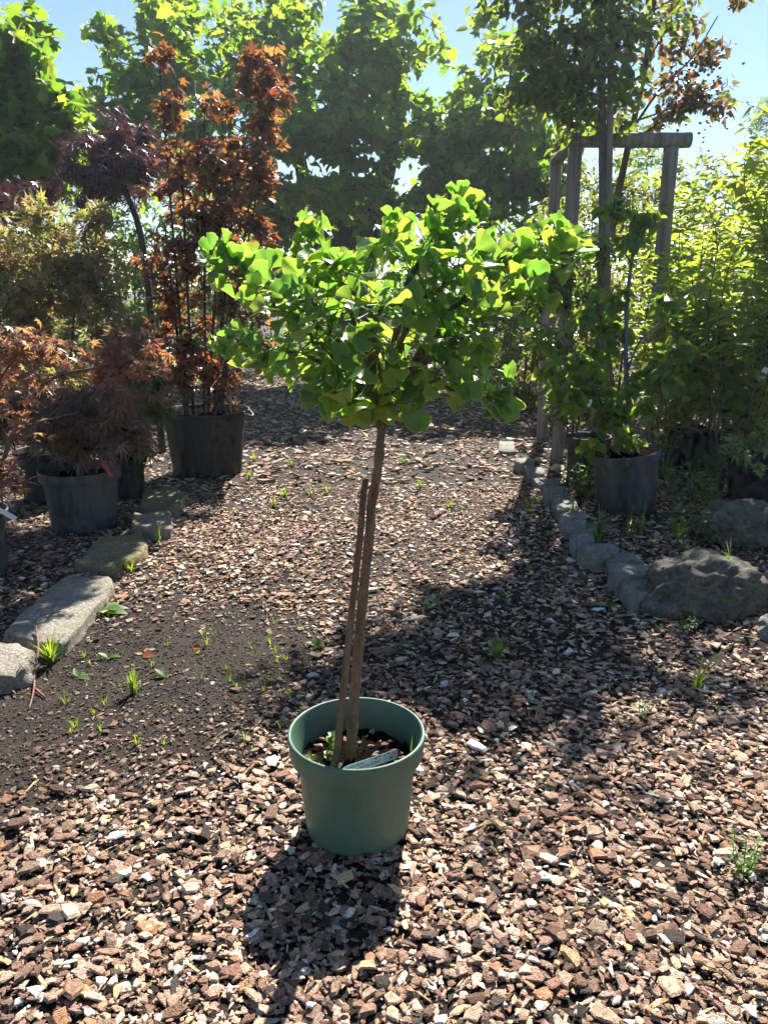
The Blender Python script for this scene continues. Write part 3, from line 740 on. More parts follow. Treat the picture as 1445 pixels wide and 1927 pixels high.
pot('plant_pot', 'small narrow black pot squeezed between the grey-black pot and the tub', L_small, .15, .122, .31, PL_black, collar=.15, lip=.01, soil=.88)
pot('plant_pot', 'grey-black pot with a paper label on its rim, cut off by the bed edge', L_edge, .205, .165, .36, PL_dusty, collar=.17, lip=.012, soil=.86)
pot('plant_pot', 'dusty grey pot tilted to one side holding the tall lilac', L_lil, .245, .198, .42, PL_dusty, collar=.15, lip=.014, soil=.93, tilt=(0, math.radians(-6.5), 0), notches=[(-1.2, .1, .015), (-2.0, .1, .015)])
pot('plant_pot', 'dark pot standing in shade behind the tilted lilac pot', L_beh, .185, .15, .37, PL_grey, collar=.16, lip=.012, soil=.9)
pot('plant_pot', 'wide black pot with stickers holding the pale-leaved shrub', L_re, .27, .225, .40, PL_black, collar=.06, lip=.012, soil=.93)
DPG = 'plain black pots in deep shade'
for l in (L_d1, L_d2, L_d3):
    pot('plant_pot', 'plain black pot in deep shade under the bright shrubs', l, .20, .17, .34, PL_black, DPG, collar=.14, lip=.012, soil=.9)

# ------------------------------------------------------------------ the ginkgo
gb = PC + [0, 0, .215]
stem_px = [(660, 1436, 1.935), (662, 1390, 1.935), (667, 1300, 1.935), (674, 1225, 1.938), (683, 1122, 1.942), (689, 1065, 1.945), (694, 1020, 1.946), (700, 944, 1.948), (711, 883, 1.95), (717, 814, 1.95), (719, 765, 1.95)]
stem = np.array([at(*q) for q in stem_px]); stem[0][2] = gb[2]-.02
gk = thing('ginkgo_tree', 'young standard ginkgo with a wide crown of fan-shaped bright green leaves', 'tree', (stem[0][0], stem[0][1], gb[2]))
GL = np.array(gk.location); mb = MB(); P_ = smooth_path(stem, 7); nP = len(P_)
rr = np.interp(np.linspace(0, 1, nP), [0, .04, .3, .6, .8, .9, 1], [.0175, .0150, .0138, .0122, .0112, .0102, .0145])
for kk in R.randint(5, nP-6, 12): rr[kk] *= R.uniform(1.06, 1.16)
tube(mb, P_-GL, rr, 14, .055); obj('trunk', mb.mesh('trunk'), B_ginkgo, gk)
mb = MB()                                        # stubs of pruned side shoots
Gp = stem[-1]
BR = [[(640, 700, 1.95), (560, 665, 1.93), (480, 648, 1.92), (428, 636, 1.9)], [(660, 680, 1.98), (580, 590, 2.0), (500, 530, 1.98), (425, 515, 1.95), (400, 488, 1.95)],
      [(690, 640, 1.97), (640, 560, 2.05), (595, 500, 2.05), (585, 455, 2.05)], [(740, 640, 1.98), (765, 545, 2.0), (820, 465, 2.02), (868, 428, 2.0), (885, 415, 2.0)],
      [(780, 680, 1.95), (850, 590, 1.95), (950, 540, 1.95), (1020, 495, 1.97), (1085, 470, 1.97)], [(800, 725, 1.93), (870, 740, 1.9), (925, 755, 1.88)],
      [(720, 700, 1.85), (705, 630, 1.74), (720, 580, 1.68)], [(760, 650, 2.05), (800, 560, 2.16), (775, 480, 2.2)], [(790, 690, 1.85), (850, 650, 1.76), (900, 610, 1.72)],
      [(660, 700, 1.85), (600, 650, 1.76), (550, 590, 1.72)], [(650, 650, 2.1), (560, 560, 2.22)], [(850, 620, 2.1), (930, 520, 2.22), (960, 480, 2.22)],
      [(700, 745, 1.88), (640, 735, 1.78)], [(755, 750, 1.85), (830, 715, 1.74)], [(700, 660, 1.95), (700, 560, 1.95), (690, 500, 1.97), (735, 440, 1.97)],
      [(800, 680, 1.95), (880, 690, 1.93), (950, 690, 1.93)], [(830, 600, 1.9), (900, 560, 1.85), (985, 560, 1.84)], [(770, 600, 1.85), (830, 540, 1.8), (860, 500, 1.78)], [(630, 620, 1.9), (560, 560, 1.86), (470, 600, 1.84)], [(655, 560, 1.86), (640, 510, 1.84)],
      [(760, 560, 1.9), (790, 480, 1.9), (840, 420, 1.92)], [(870, 560, 2.0), (930, 490, 2.0), (1040, 440, 2.02)]]
P, D, Nn, S, AGE = [], [], [], [], []
BRO = []; PI_ = []; cen = at(722, 610, 1.95)
for bi, b in enumerate(BR):
    Q = smooth_path([Gp-[0, 0, .01]] + [at(*q) for q in b], 6); ln = np.linalg.norm(np.diff(Q, axis=0), axis=1).sum()
    Q[1:-1] += R.normal(0, .004, Q[1:-1].shape)
    m2 = MB(); tube(m2, Q-GL, np.linspace(.0085, .0032, len(Q)), 7, .10); BRO.append(obj('branch', m2.mesh('branch'), B_ginkgo, gk))
    m = max(4, int(ln*.86/.031))
    for k in range(m+1):
        f = .26 + .74*k/m; x = f*(len(Q)-1); i = int(min(x, len(Q)-2)); p = Q[i]+(Q[i+1]-Q[i])*(x-i); t = nrm(Q[i+1]-Q[i])
        tipn = k >= m-1
        for q in range(R.randint(3, 5) + (3 if tipn else 0)):
            rel = (p[2]-cen[2])/.28; out = p-cen; out[2] *= .5
            o = nrm(out + 1e-4)
            if tipn: dd = nrm(t*.7 + R.normal(0, .6, 3) + [0, 0, .15])
            else: dd = nrm(o*.62 + R.normal(0, .52, 3)*[1, 1, .7] + np.array([0, 0, .55*rel + .08]))
            pet = R.uniform(.028, .055)*(1.0 if not tipn else .75); s = R.uniform(.030, .056)*(1 - .14*max(rel, 0)) + .010*max(-rel, 0)
            if tipn: s *= R.uniform(.6, .95)
            PI_.append(bi); P.append(p + dd*s*1.2 + t*R.normal(0, .006)); D.append(nrm(dd + [0, 0, -.18*(rel < .2)])); S.append(s)
            Nn.append(nrm(np.array([.03, -.02, .62]) + o*.34 + R.normal(0, .30, 3)))
for (px, py, Y, dx, dz, s) in [(575, 425, 2.05, -.8, .8, .045), (598, 424, 2.05, .9, .75, .05), (588, 440, 2.05, 0, 1, .035), (500, 478, 1.96, -.1, 1, .055), (745, 415, 1.97, .05, 1, .055), (690, 470, 1.97, -.3, .5, .045), (412, 470, 1.95, -.8, .7, .05), (430, 465, 1.95, -.2, 1, .05), (440, 475, 1.95, .4, 1, .045)]:
    p = at(px, py, Y); PI_.append(2); P.append(p-np.array([dx, 0, dz])*s*.7); D.append(nrm(np.array([dx, R.normal(0, .15), dz]))); Nn.append(nrm(np.array([R.normal(0, .2), .75, .5]))); S.append(s)
P, D, Nn, S = map(np.array, (P, D, Nn, S))
OUT = np.array([(370, 475), (400, 447), (440, 442), (480, 470), (500, 452), (530, 478), (562, 460), (560, 400), (628, 402), (612, 470), (650, 480), (680, 480), (690, 415), (735, 388), (770, 408), (798, 398), (798, 362), (850, 350), (928, 355), (932, 430), (962, 452), (1030, 405), (1062, 415), (1112, 462), (1095, 495), (1065, 545), (1015, 608), (960, 602), (918, 622), (972, 680), (965, 740), (972, 765), (945, 805), (900, 765), (860, 772), (800, 745), (790, 790), (745, 806), (690, 798), (640, 788), (590, 762), (500, 735), (480, 735), (500, 692), (440, 682), (398, 655), (420, 612), (462, 600), (430, 562), (382, 572), (392, 520)], float)
cc = P + D*S[:, None]*.5; qz = cc[:, 1]*CP - (cc[:, 2]-CAMZ)*SP; qx = 722.5 + FPX*cc[:, 0]/qz; qy = 963.5 - FPX*((cc[:, 2]-CAMZ)*CP + cc[:, 1]*SP)/qz
ins = np.zeros(len(P), bool)
for (xa, ya), (xb, yb) in zip(OUT, np.roll(OUT, -1, 0)):
    ins ^= ((ya > qy) != (yb > qy)) & (qx < (xb-xa)*(qy-ya)/(yb-ya+1e-9) + xa)
P, D, Nn, S = P[ins], D[ins], Nn[ins], S[ins]; PI_ = [q for q, k in zip(PI_, ins) if k]
zmin = at(720, 785, 1.95)[2]; lowl = P[:, 2]+D[:, 2]*S < zmin; D[lowl, 2] = np.abs(D[lowl, 2])*.3 - .1; P[lowl, 2] = np.maximum(P[lowl, 2], zmin)
vis, z = in_view(P); score = (z - .25*np.abs(P[:, 0]-cen[0]) - .25*(P[:, 2]-cen[2]))/(S**.3); idx = np.argsort(score)[:300]
leaf_objects(gk, 'ginkgo', P, D, Nn, S, M_ginkgo[0], idx, parents=[BRO[q] for q in PI_]); rest = np.setdiff1d(np.arange(len(P)), idx)
mb = MB(); joined_leaves(mb, 'ginkgo', P[rest]-GL, D[rest], Nn[rest], S[rest], R.uniform(0, 1, len(rest)))
tag(obj('foliage', mb.mesh('foliage'), M_ginkgo[1], gk), kind='stuff')
print('ginkgo leaves', len(P))
# its stake
sb = at(629, 1452, 1.885); st_ = at(689, 900, 1.925)
mb = MB(); sb2 = sb + (sb-st_)*.06; Q = np.array([sb2*(1-t)+st_*t for t in np.linspace(0, 1, 24)]); Q[1:-1] += R.normal(0, .0012, (22, 3))
tube(mb, Q-sb2, np.interp(np.linspace(0, 1, 24), [0, .25, 1], [.0108, .0098, .0085])*(1+R.normal(0, .02, 24)), 10, .02)
tag(obj('wooden_stake', mb.mesh('wooden_stake'), B_stake, None, tuple(sb2)), 'brown round wooden stake leaning against the ginkgo stem', 'stake')
# plant label with its two printed lines
lab = thing('plant_label', 'white printed plastic plant label lying in the green pot', 'label', at(690, 1440, 1.90))
LL = np.array(lab.location)
A = at(640, 1455, 1.79); Bp = at(748, 1418, 1.955); up_ = nrm(np.array([-.15, .35, .9])); ax = nrm(Bp-A); upv = nrm(up_-ax*np.dot(up_, ax)); wid = .0165; lenl = np.linalg.norm(Bp-A); nv = np.cross(ax, upv)
if nv[1] > 0: nv = -nv
V = [];
outline = [(0.010, 0), (lenl, 0), (lenl, wid*1.5), (.016, wid*1.5), (.006, wid*1.15), (0, wid*.75), (.002, wid*.3)]
for sgn in (0, -.0009):
    for u, v in outline: V.append(A + ax*u + upv*(v-wid*.75) + nv*sgn - LL)
n = len(outline); mb = MB(); mb.add(V, [[list(range(n))], [list(range(2*n-1, n-1, -1))], [[i, i+n, (i+1) % n+n, (i+1) % n] for i in range(n)]]); obj('card', mb.mesh('card', smooth=False), M_tag, lab)
M_ink = plain_mat('ink', (.03, .03, .035), .7)
for txt, v in (("Ginkgo biloba 'Mariken'", .0030), ('F\u00e4cherblattbaum St\u00e4mmchen STH 80cm', -.0058)):
    cu = bpy.data.curves.new('print', 'FONT'); cu.body = txt; cu.size = .0088
    tmp = bpy.data.objects.new('tmp_text', cu); C.objects.link(tmp); bpy.context.view_layer.update()
    me = bpy.data.meshes.new_from_object(tmp.evaluated_get(bpy.context.evaluated_depsgraph_get())); bpy.data.objects.remove(tmp)
    wtxt = max(vv.co.x for vv in me.vertices); sc2 = min(1, lenl*.80/wtxt)
    for vv in me.vertices:
        q = A + ax*(.009+vv.co.x*sc2) + upv*(v+vv.co.y*sc2) + nv*.0006 - LL; vv.co = Vector(q)
    me.materials.clear(); me.materials.append(M_ink); obj('printed_line', me, None, lab)
mb = MB()                                        # smudges of soil along its upper edge
for k in range(14):
    u = lenl*R.uniform(.5, .98); v = wid*.75*R.uniform(.3, .95); s = R.uniform(.0008, .0026); c_ = A + ax*u + upv*v + nv*.0007 - LL
    a = np.arange(6)/6*6.283; mb.add([c_ + ax*s*1.6*math.cos(q)*R.uniform(.6, 1.2) + upv*s*math.sin(q)*R.uniform(.6, 1.2) for q in a], [[list(range(6))]])
obj('dirt_smudge', mb.mesh('dirt_smudge', smooth=False), SOIL, lab)

# ------------------------------------------------------------------ small plants
def tuft(name, label, p, n, h, spread, width=.004, mats=M_weed, group=None, cat='grass'):
    p = np.array([p[0], p[1], float(hgt(p[0], p[1]))+p[2]]); P, rnds = [], []; mb = MB()
    for k in range(n):
        a = R.uniform(0, 6.28); l = h*R.uniform(.45, 1.05); rr = spread*R.uniform(.15, 1); o = np.array([math.cos(a), math.sin(a), 0]); s = np.array([-o[1], o[0], 0])
        b = o*R.uniform(0, .012)*min(1, h/.05); w0 = width*R.uniform(.6, 1.2); bend = R.uniform(.1, .7)
        V = []
        for f in (0, .35, .7, 1):
            q = b + o*rr*f**1.7 + np.array([0, 0, 1])*l*(f - bend*.5*f*f); ww = w0*(1-f)**.6
            V += [q-s*ww, q+s*ww + [0, 0, ww*.3]]
        mb.add(V, [[[0, 1, 3, 2], [2, 3, 5, 4], [4, 5, 7, 6]]], rnd=np.full(8, R.uniform()), lv=np.zeros((8, 3)))
    return tag(obj(name, mb.mesh(name), mats[1], None, tuple(p)), label, cat, group)
def herb(name, label, p, stems, h, leaf, kind='lilac', mats=M_weed, group=None, rosette=False, cat='weed', pairs=5):
    p = np.array([p[0], p[1], float(hgt(p[0], p[1]))+p[2]]); root = thing(name, label, cat, p, group); mb = MB(); P, D, Nn, S = [], [], [], []
    for k in range(stems):
        a = R.uniform(0, 6.28); o = np.array([math.cos(a), math.sin(a), 0])
        if rosette:
            P.append(p + o*.004); D.append(nrm(o + [0, 0, R.uniform(.25, .8)])); Nn.append(np.array([0, 0, 1]) - o*.3); S.append(leaf*R.uniform(.6, 1.1)); continue
        e = o*h*R.uniform(.1, .45) + np.array([0, 0, h*R.uniform(.6, 1)]); Q = smooth_path([np.zeros(3), e*.5+o*.01, e], 4); tube(mb, Q, np.linspace(.0022, .0012, len(Q))*max(.7, h/.15), 5)
        for j in range(pairs):
            f = (j+1)/pairs; q = Q[int(f*(len(Q)-1))]
            for s in (0, 1, 2) if j == pairs-1 else (0, 1):
                b = R.uniform(0, 6.28); u = np.array([math.cos(b), math.sin(b), 0]); P.append(p+q); D.append(nrm(u + [0, 0, R.uniform(.0, .8)])); Nn.append(nrm(np.array([0, 0, 1.]) - u*.2)); S.append(leaf*R.uniform(.6, 1.1)*(1-.3*f))
    if mb.n: obj('stems', mb.mesh('stems'), M_weed[1], root)
    P, D, Nn, S = map(np.array, (P, D, Nn, S)); leaf_objects(root, kind, P, D, Nn, S, mats[0], range(len(P)))
    return root
g = lambda px, py: gnd(px, py)
tuft('grass_tuft', 'lush bright grass tuft at the joint of the long grey slab and its neighbour', g(97, 1248), 64, .16, .10, .005)
tuft('grass_tuft', 'bright round grass tuft growing alone on the bare dark soil', g(253, 1312), 60, .13, .06, .003)
tuft('grass_tuft', 'dense fine-bladed grass tuft in the shaded part of the path', g(935, 1242), 90, .12, .085, .003)
tuft('grass_tuft', 'broad-bladed grass tuft at the foot of the mossy stone', g(247, 1084), 24, .13, .09, .007)
tuft('grass_tuft', 'few thin grass blades in front of the squared edging stone', g(300, 1030), 7, .18, .14, .006)
tuft('grass_tuft', 'tall sparse grass shoot in bark near the small grey stone', g(1310, 1292), 9, .22, .14, .006)
tuft('grass_tuft', 'arching grass blades growing over the top of the broad boulder', gnd(1372, 1052, .30), 5, .10, .16, .005)
tuft('grass_tuft', 'broad upright grass clump wedged between kerb and broad boulder', g(1256, 1098), 12, .15, .07, .007)
for q in ((585, 928), (536, 936), (516, 952), (470, 905), (478, 870), (615, 925), (790, 915), (845, 955), (548, 880), (760, 872), (990, 960), (1010, 945)):
    tuft('grass_tuft', 'tiny grass tuft in the sunlit bark of the path', g(*q), R.randint(12, 30), R.uniform(.09, .17), .08, .006, group='tiny grass tufts on the path')
for k in range(44):
    q = (R.uniform(120, 580), R.uniform(1170, 1420))
    tuft('grass_sprout', 'thin grass sprout on the bare dark soil', g(*q), R.randint(4, 10), R.uniform(.03, .07), .04, .0025, group='grass sprouts on bare soil')
herb('weed', 'pale broad-leaved rosette weed beside the long grey slab', g(196, 1156), 11, .05, .10, rosette=True, mats=M_pale)
herb('weed', 'low lobed weed in the shaded bark right of the ginkgo stem', g(820, 1136), 9, .05, .075, 'lance', M_weed, rosette=True)
herb('weed', 'small leafy weed in bark left of the wooden stake', g(597, 1218), 6, .04, .05, 'lilac', rosette=True)
herb('weed', 'small two-leaved weed in bark just right of the ginkgo stem', g(757, 1220), 4, .04, .05, 'lilac', M_weed, rosette=True)
herb('weed', 'bushy upright weed with small leaves casting its own shadow on bright bark', g(1398, 1640), 6, .13, .026, 'small', pairs=8)
herb('weed', 'small green seedling with two broad leaves on bright bark', g(158, 1872), 6, .03, .036, rosette=True)
herb('weed', 'small bright weed at the foot of the kerb beside the broad boulder', g(1148, 1140), 6, .05, .09, rosette=True)
herb('weed', 'little leafy weed in half shade below the broad boulder', g(1205, 1345), 4, .07, .03, 'small')
herb('weed', 'thin trailing weed at the front foot of the broad boulder', g(1290, 1190), 4, .08, .035, 'lance')
for q in ((312, 1280), (150, 1275), (205, 1240)):
    herb('weed_seedling', 'tiny broad-leaved seedling on the bare dark soil', g(*q), 4, .03, .045, rosette=True, group='seedlings on bare soil')
for k in range(26):
    q = (R.uniform(1235, 1345), R.uniform(890, 1060)) if k < 18 else (R.uniform(1060, 1110), R.uniform(900, 960))
    herb('weed', 'leafy green weed straggling in the shaded right bed', g(*q), R.randint(3, 6), R.uniform(.16, .38), R.uniform(.045, .08), ['lance', 'small', 'lilac'][k % 3], M_weed if k % 3 else M_dkgreen, 'weeds of the right bed', pairs=4)
for k in range(12):
    q = (R.uniform(1060, 1340), R.uniform(900, 1080))
    tuft('grass_tuft', 'grass clump in the shaded right bed', g(*q), R.randint(8, 20), R.uniform(.15, .32), .16, .006, M_weed, 'grass clumps of the right bed')
# in the green pot
sz = PC[2]+.216
herb('weed', 'bright upright seedling inside the green pot beside the stake', [*(at(605, 1425, 1.93)[:2]), sz-float(hgt(PC[0], PC[1]))], 2, .085, .036, 'lilac', pairs=3)
herb('weed', 'small sprout at the right wall inside the green pot', [*(at(757, 1432, 1.92)[:2]), sz-float(hgt(PC[0], PC[1]))], 4, .02, .03, 'lance', rosette=True)
tuft('moss_tuft', 'yellow-green moss clump at the left wall inside the green pot', [*(at(583, 1432, 1.93)[:2]), sz-float(hgt(PC[0], PC[1]))-.003], 90, .022, .03, .0015, M_bright, cat='moss')
tuft('grass_tuft', 'dry thin grass stalk inside the green pot', [*(at(772, 1425, 1.94)[:2]), sz-float(hgt(PC[0], PC[1]))], 4, .09, .03, .0012)
for k in range(44):                              # bark litter lying on its soil
    a = R.uniform(0, 6.28); q = PC[:2] + np.array([math.cos(a), math.sin(a)])*.14*math.sqrt(R.uniform(.1, 1)); i = top[k]
    o = bpy.data.objects.new('bark_litter', cm[R.randint(len(cm))]); C.objects.link(o); o.parent = gp; s = R.uniform(.006, .017)
    o.location = (q[0]-PC[0], q[1]-PC[1], .222); o.scale = (s, s*.6, s*.4); o.rotation_euler = (R.normal(0, .3), R.normal(0, .3), a); o.color = (*[float(v) for v in near[4][i]*.8], 1)
# fallen leaves, dead twigs
M_dead = leaf_mats('dead_leaf', G((.35, .10, .035), (.42, .15, .05)), G((.6, .2, .05), (.7, .25, .06)), .35, .5, .3)
for (px, py, s, lab_) in ((270, 1240, .055, 'curled orange dead leaf lying on the bare dark soil'), (364, 1226, .04, 'small brown dead leaf on the bare soil near the bark edge'), (418, 990, .045, 'red dead leaf on the bark beyond the squared stone')):
    p = g(px, py); mb = MB(); joined_leaves(mb, 'lilac', np.zeros((1, 3)), np.array([[1., -.2, .25]]), np.array([[0, -.5, 1.]]), np.array([s]), np.array([.5]))
    tag(obj('dead_leaf', mb.mesh('dead_leaf'), M_dead[1], None, (p[0], p[1], float(hgt(p[0], p[1]))+.012)), lab_, 'leaf')
tw = thing('dead_twig', 'thin forked reddish dead twig lying by the near edging stone', 'twig', g(60, 1290))
TL = np.array(tw.location); mb = MB()
for pts in ([(68, 1178, .09), (73, 1222, .05), (66, 1262, .012), (64, 1300, .008), (55, 1335, .006)], [(70, 1240, .04), (22, 1272, .02), (-30, 1275, .015)], [(45, 1258, .03), (20, 1288, .01), (30, 1306, .006)], [(66, 1295, .008), (86, 1312, .006)], [(20, 1288, .01), (5, 1302, .006)]):
    Q = smooth_path([gnd(*q) for q in pts], 4); tube(mb, Q-TL, np.linspace(.0055, .003, len(Q)), 5, .08)
obj('twig', mb.mesh('twig'), bark_mat('twig_bark', (.16, .07, .05), (.32, .17, .13), 40), tw)

# ------------------------------------------------------------------ left bed plants
plant('japanese_maple', 'low spreading brown-green maple with drooping cut leaves', 'shrub', L_low+[0, 0, .34],
      [([L_low+[0.01, 0, .33], L_low+[.0, 0, .45], L_low+[-.03, .02, .55]], .035, .022), ([L_low+[0, 0, .45], L_low+[.12, .03, .56]], .02, .012), ([L_low+[0, 0, .44], L_low+[-.2, -.02, .56]], .02, .012)],
      [(150, 775, 5.0, .42, .4, .10, 60), (60, 800, 4.95, .3, .3, .09, 34), (225, 800, 5.0, .22, .3, .10, 30), (120, 745, 5.1, .35, .35, .09, 36), (225, 750, 5.1, .25, .3, .10, 26), (170, 830, 4.9, .25, .25, .05, 16), (20, 770, 5.0, .25, .3, .1, 22)],
      'dissect', .088, M_brown, B_brown, per=9, droop=.6, reach=.12, nparts=200)
plant('japanese_maple', 'dark green cut-leaved maple rising beside the big black tub', 'shrub', L_small+[0, 0, .27],
      [([L_small+[0, 0, .26], L_small+[.05, 0, .6], L_small+[.1, 0, .95]], .014, .006)],
      [(285, 740, 5.75, .18, .2, .16, 34), (255, 690, 5.8, .2, .2, .16, 30), (315, 770, 5.75, .12, .15, .08, 14), (230, 630, 5.85, .22, .2, .15, 22), (265, 820, 5.7, .08, .1, .10, 8)],
      'dissect', .085, M_dkgreen, B_grey, per=9, droop=.5, reach=.12, nparts=100)
plant('japanese_maple', 'tall yellow-green maple flushed pink, behind the orange one', 'shrub', L_back+[0, 0, .33],
      [([L_back+[0, 0, .32], L_back+[.02, 0, .8], L_back+[-.02, 0, 1.3]], .02, .01), ([L_back+[0, 0, .5], L_back+[.25, 0, 1.0], L_back+[.35, 0, 1.5]], .014, .006), ([L_back+[0, 0, .5], L_back+[-.2, .05, 1.1], L_back+[-.3, .05, 1.5]], .014, .006)],
      [(50, 450, 5.7, .28, .35, .2, 60), (75, 395, 5.7, .10, .15, .12, 14), (190, 430, 5.75, .10, .15, .14, 16), (140, 500, 5.7, .32, .35, .18, 60), (40, 560, 5.7, .35, .4, .22, 60), (210, 540, 5.75, .22, .3, .2, 44), (120, 600, 5.7, .4, .4, .2, 60), (235, 610, 5.8, .16, .2, .16, 22), (80, 690, 5.75, .35, .3, .16, 34), (-20, 480, 5.8, .25, .3, .25, 30), (185, 690, 5.8, .2, .2, .14, 20)],
      'jmaple', .060, M_pink, B_brown, dens=.9, per=9, droop=.2, reach=.20, nparts=200)
oe = L_edge
plant('japanese_maple', 'arching maple with glowing orange-red star leaves over the left pots', 'shrub', oe+[0, 0, .31],
      [([oe+[0, 0, .3], at(-10, 920, 4.2), at(20, 830, 4.3), at(62, 748, 4.4), at(110, 708, 4.45), at(200, 690, 4.5), at(290, 672, 4.5)], .018, .004), ([at(-10, 920, 4.2), at(-30, 800, 4.3), at(10, 700, 4.35), at(60, 640, 4.4)], .012, .005), ([at(20, 830, 4.3), at(60, 800, 4.25), at(150, 775, 4.25)], .008, .003)],
      [(60, 640, 4.4, .20, .22, .06, 20), (120, 660, 4.4, .2, .2, .05, 20), (200, 660, 4.45, .2, .2, .05, 20), (255, 635, 4.5, .12, .15, .04, 12), (275, 685, 4.5, .10, .12, .04, 12), (200, 700, 4.5, .15, .15, .03, 10), (30, 710, 4.35, .2, .2, .06, 18), (-10, 660, 4.4, .15, .2, .08, 12), (10, 880, 4.15, .10, .12, .05, 10), (45, 915, 4.1, .07, .06, .03, 6), (60, 790, 4.3, .10, .1, .04, 7), (-10, 760, 4.3, .15, .2, .08, 10)],
      'jmaple', .056, M_orange, B_brown, dens=.72, per=6, droop=.2, reach=.15, nparts=200)
tuft('grass_tuft', 'short grass growing in the pot behind the low brown maple', [L_back[0], L_back[1], .335], 50, .08, .14, .0025)
# purple weeping standards
def purple(base_px, Y, crown, lab_):
    b = at(*base_px, Y); b[2] = 0
    stem_ = [b, at(base_px[0]-18, 480, Y), at(crown[0][0]+18, 345, Y), at(crown[0][0], crown[0][1]+10, Y)]
    return plant('japanese_maple', lab_, 'tree', b, [(stem_, .035, .02)], crown, 'dissect', .105, M_purple, B_dark, per=10, droop=.8, flat=.6, reach=.16, nparts=120, dens=1.0)
purple((290, 640), 7.5, [(212, 285, 7.5, .38, .4, .20, 60), (150, 320, 7.5, .25, .4, .14, 34), (265, 300, 7.5, .18, .3, .16, 24), (120, 365, 7.5, .22, .3, .14, 22), (210, 340, 7.4, .35, .35, .12, 36), (235, 240, 7.5, .18, .25, .06, 14)], 'dome-shaped dark purple weeping maple on a slender stem')
purple((-60, 640), 7.0, [(-50, 370, 7.0, .38, .4, .2, 46), (-20, 400, 7.0, .2, .3, .16, 20)], 'dark purple weeping maple just showing beside the yellow-green maple')
# red maple
rb_ = L_big + [0, 0, .49]
rs = []
for (tx, ty, off) in ((300, 110, -.12), (505, 120, .14), (385, 220, 0), (450, 260, .08), (340, 270, -.08), (490, 330, .12), (420, 330, .02), (310, 420, -.14)):
    e = at(tx, ty, 6.62+R.normal(0, .08)); s0 = rb_ + [off, R.normal(0, .08), 0]
    rs.append(([s0, s0*.65+e*.35+[0, 0, .0], s0*.3+e*.7, e], .016, .004))
plant('red_maple', 'tall upright red-leaved maple growing in the very large black tub', 'tree', rb_, rs,
      [(305, 110, 6.62, .10, .1, .08, 9), (318, 190, 6.62, .12, .12, .10, 9), (325, 225, 6.6, .12, .12, .07, 8), (500, 130, 6.62, .22, .2, .14, 24), (500, 190, 6.62, .20, .2, .14, 20), (460, 150, 6.62, .1, .15, .08, 9), (388, 195, 6.6, .08, .08, .03, 5), (435, 215, 6.6, .1, .1, .06, 6), (500, 250, 6.62, .16, .2, .12, 20), (350, 300, 6.6, .3, .3, .16, 44), (430, 300, 6.6, .3, .3, .16, 44), (490, 350, 6.6, .15, .2, .2, 26), (340, 400, 6.6, .3, .33, .26, 60), (430, 400, 6.6, .3, .33, .26, 60), (340, 520, 6.6, .28, .35, .3, 64), (430, 510, 6.6, .3, .35, .3, 64), (350, 640, 6.6, .26, .35, .3, 60), (430, 630, 6.6, .3, .35, .3, 60), (390, 720, 6.6, .4, .35, .16, 50), (500, 440, 6.6, .12, .2, .14, 14)],
      'maple', .074, M_red, B_dark, dens=.75, per=8, droop=.12, flat=1.1, reach=.14, nparts=300, rtip=.0016)
CG = 'canes tied into the red maple'
for (px, y0, y1) in ((367, 150, 520), (395, 185, 520), (415, 232, 520)):
    a_, b_ = at(px+6, y1, 6.55), at(px, y0, 6.5); a_ = a_*1.0; a_[2] = L_big[2]+.45; m2 = MB(); tube(m2, np.linspace(0, 1, 8)[:, None]*(b_-a_)[None], np.linspace(.006, .004, 8), 6)
    tag(obj('bamboo_cane', m2.mesh('bamboo_cane'), B_cane, None, tuple(a_)), 'thin pale bamboo cane standing upright in the red maple', 'cane', CG)

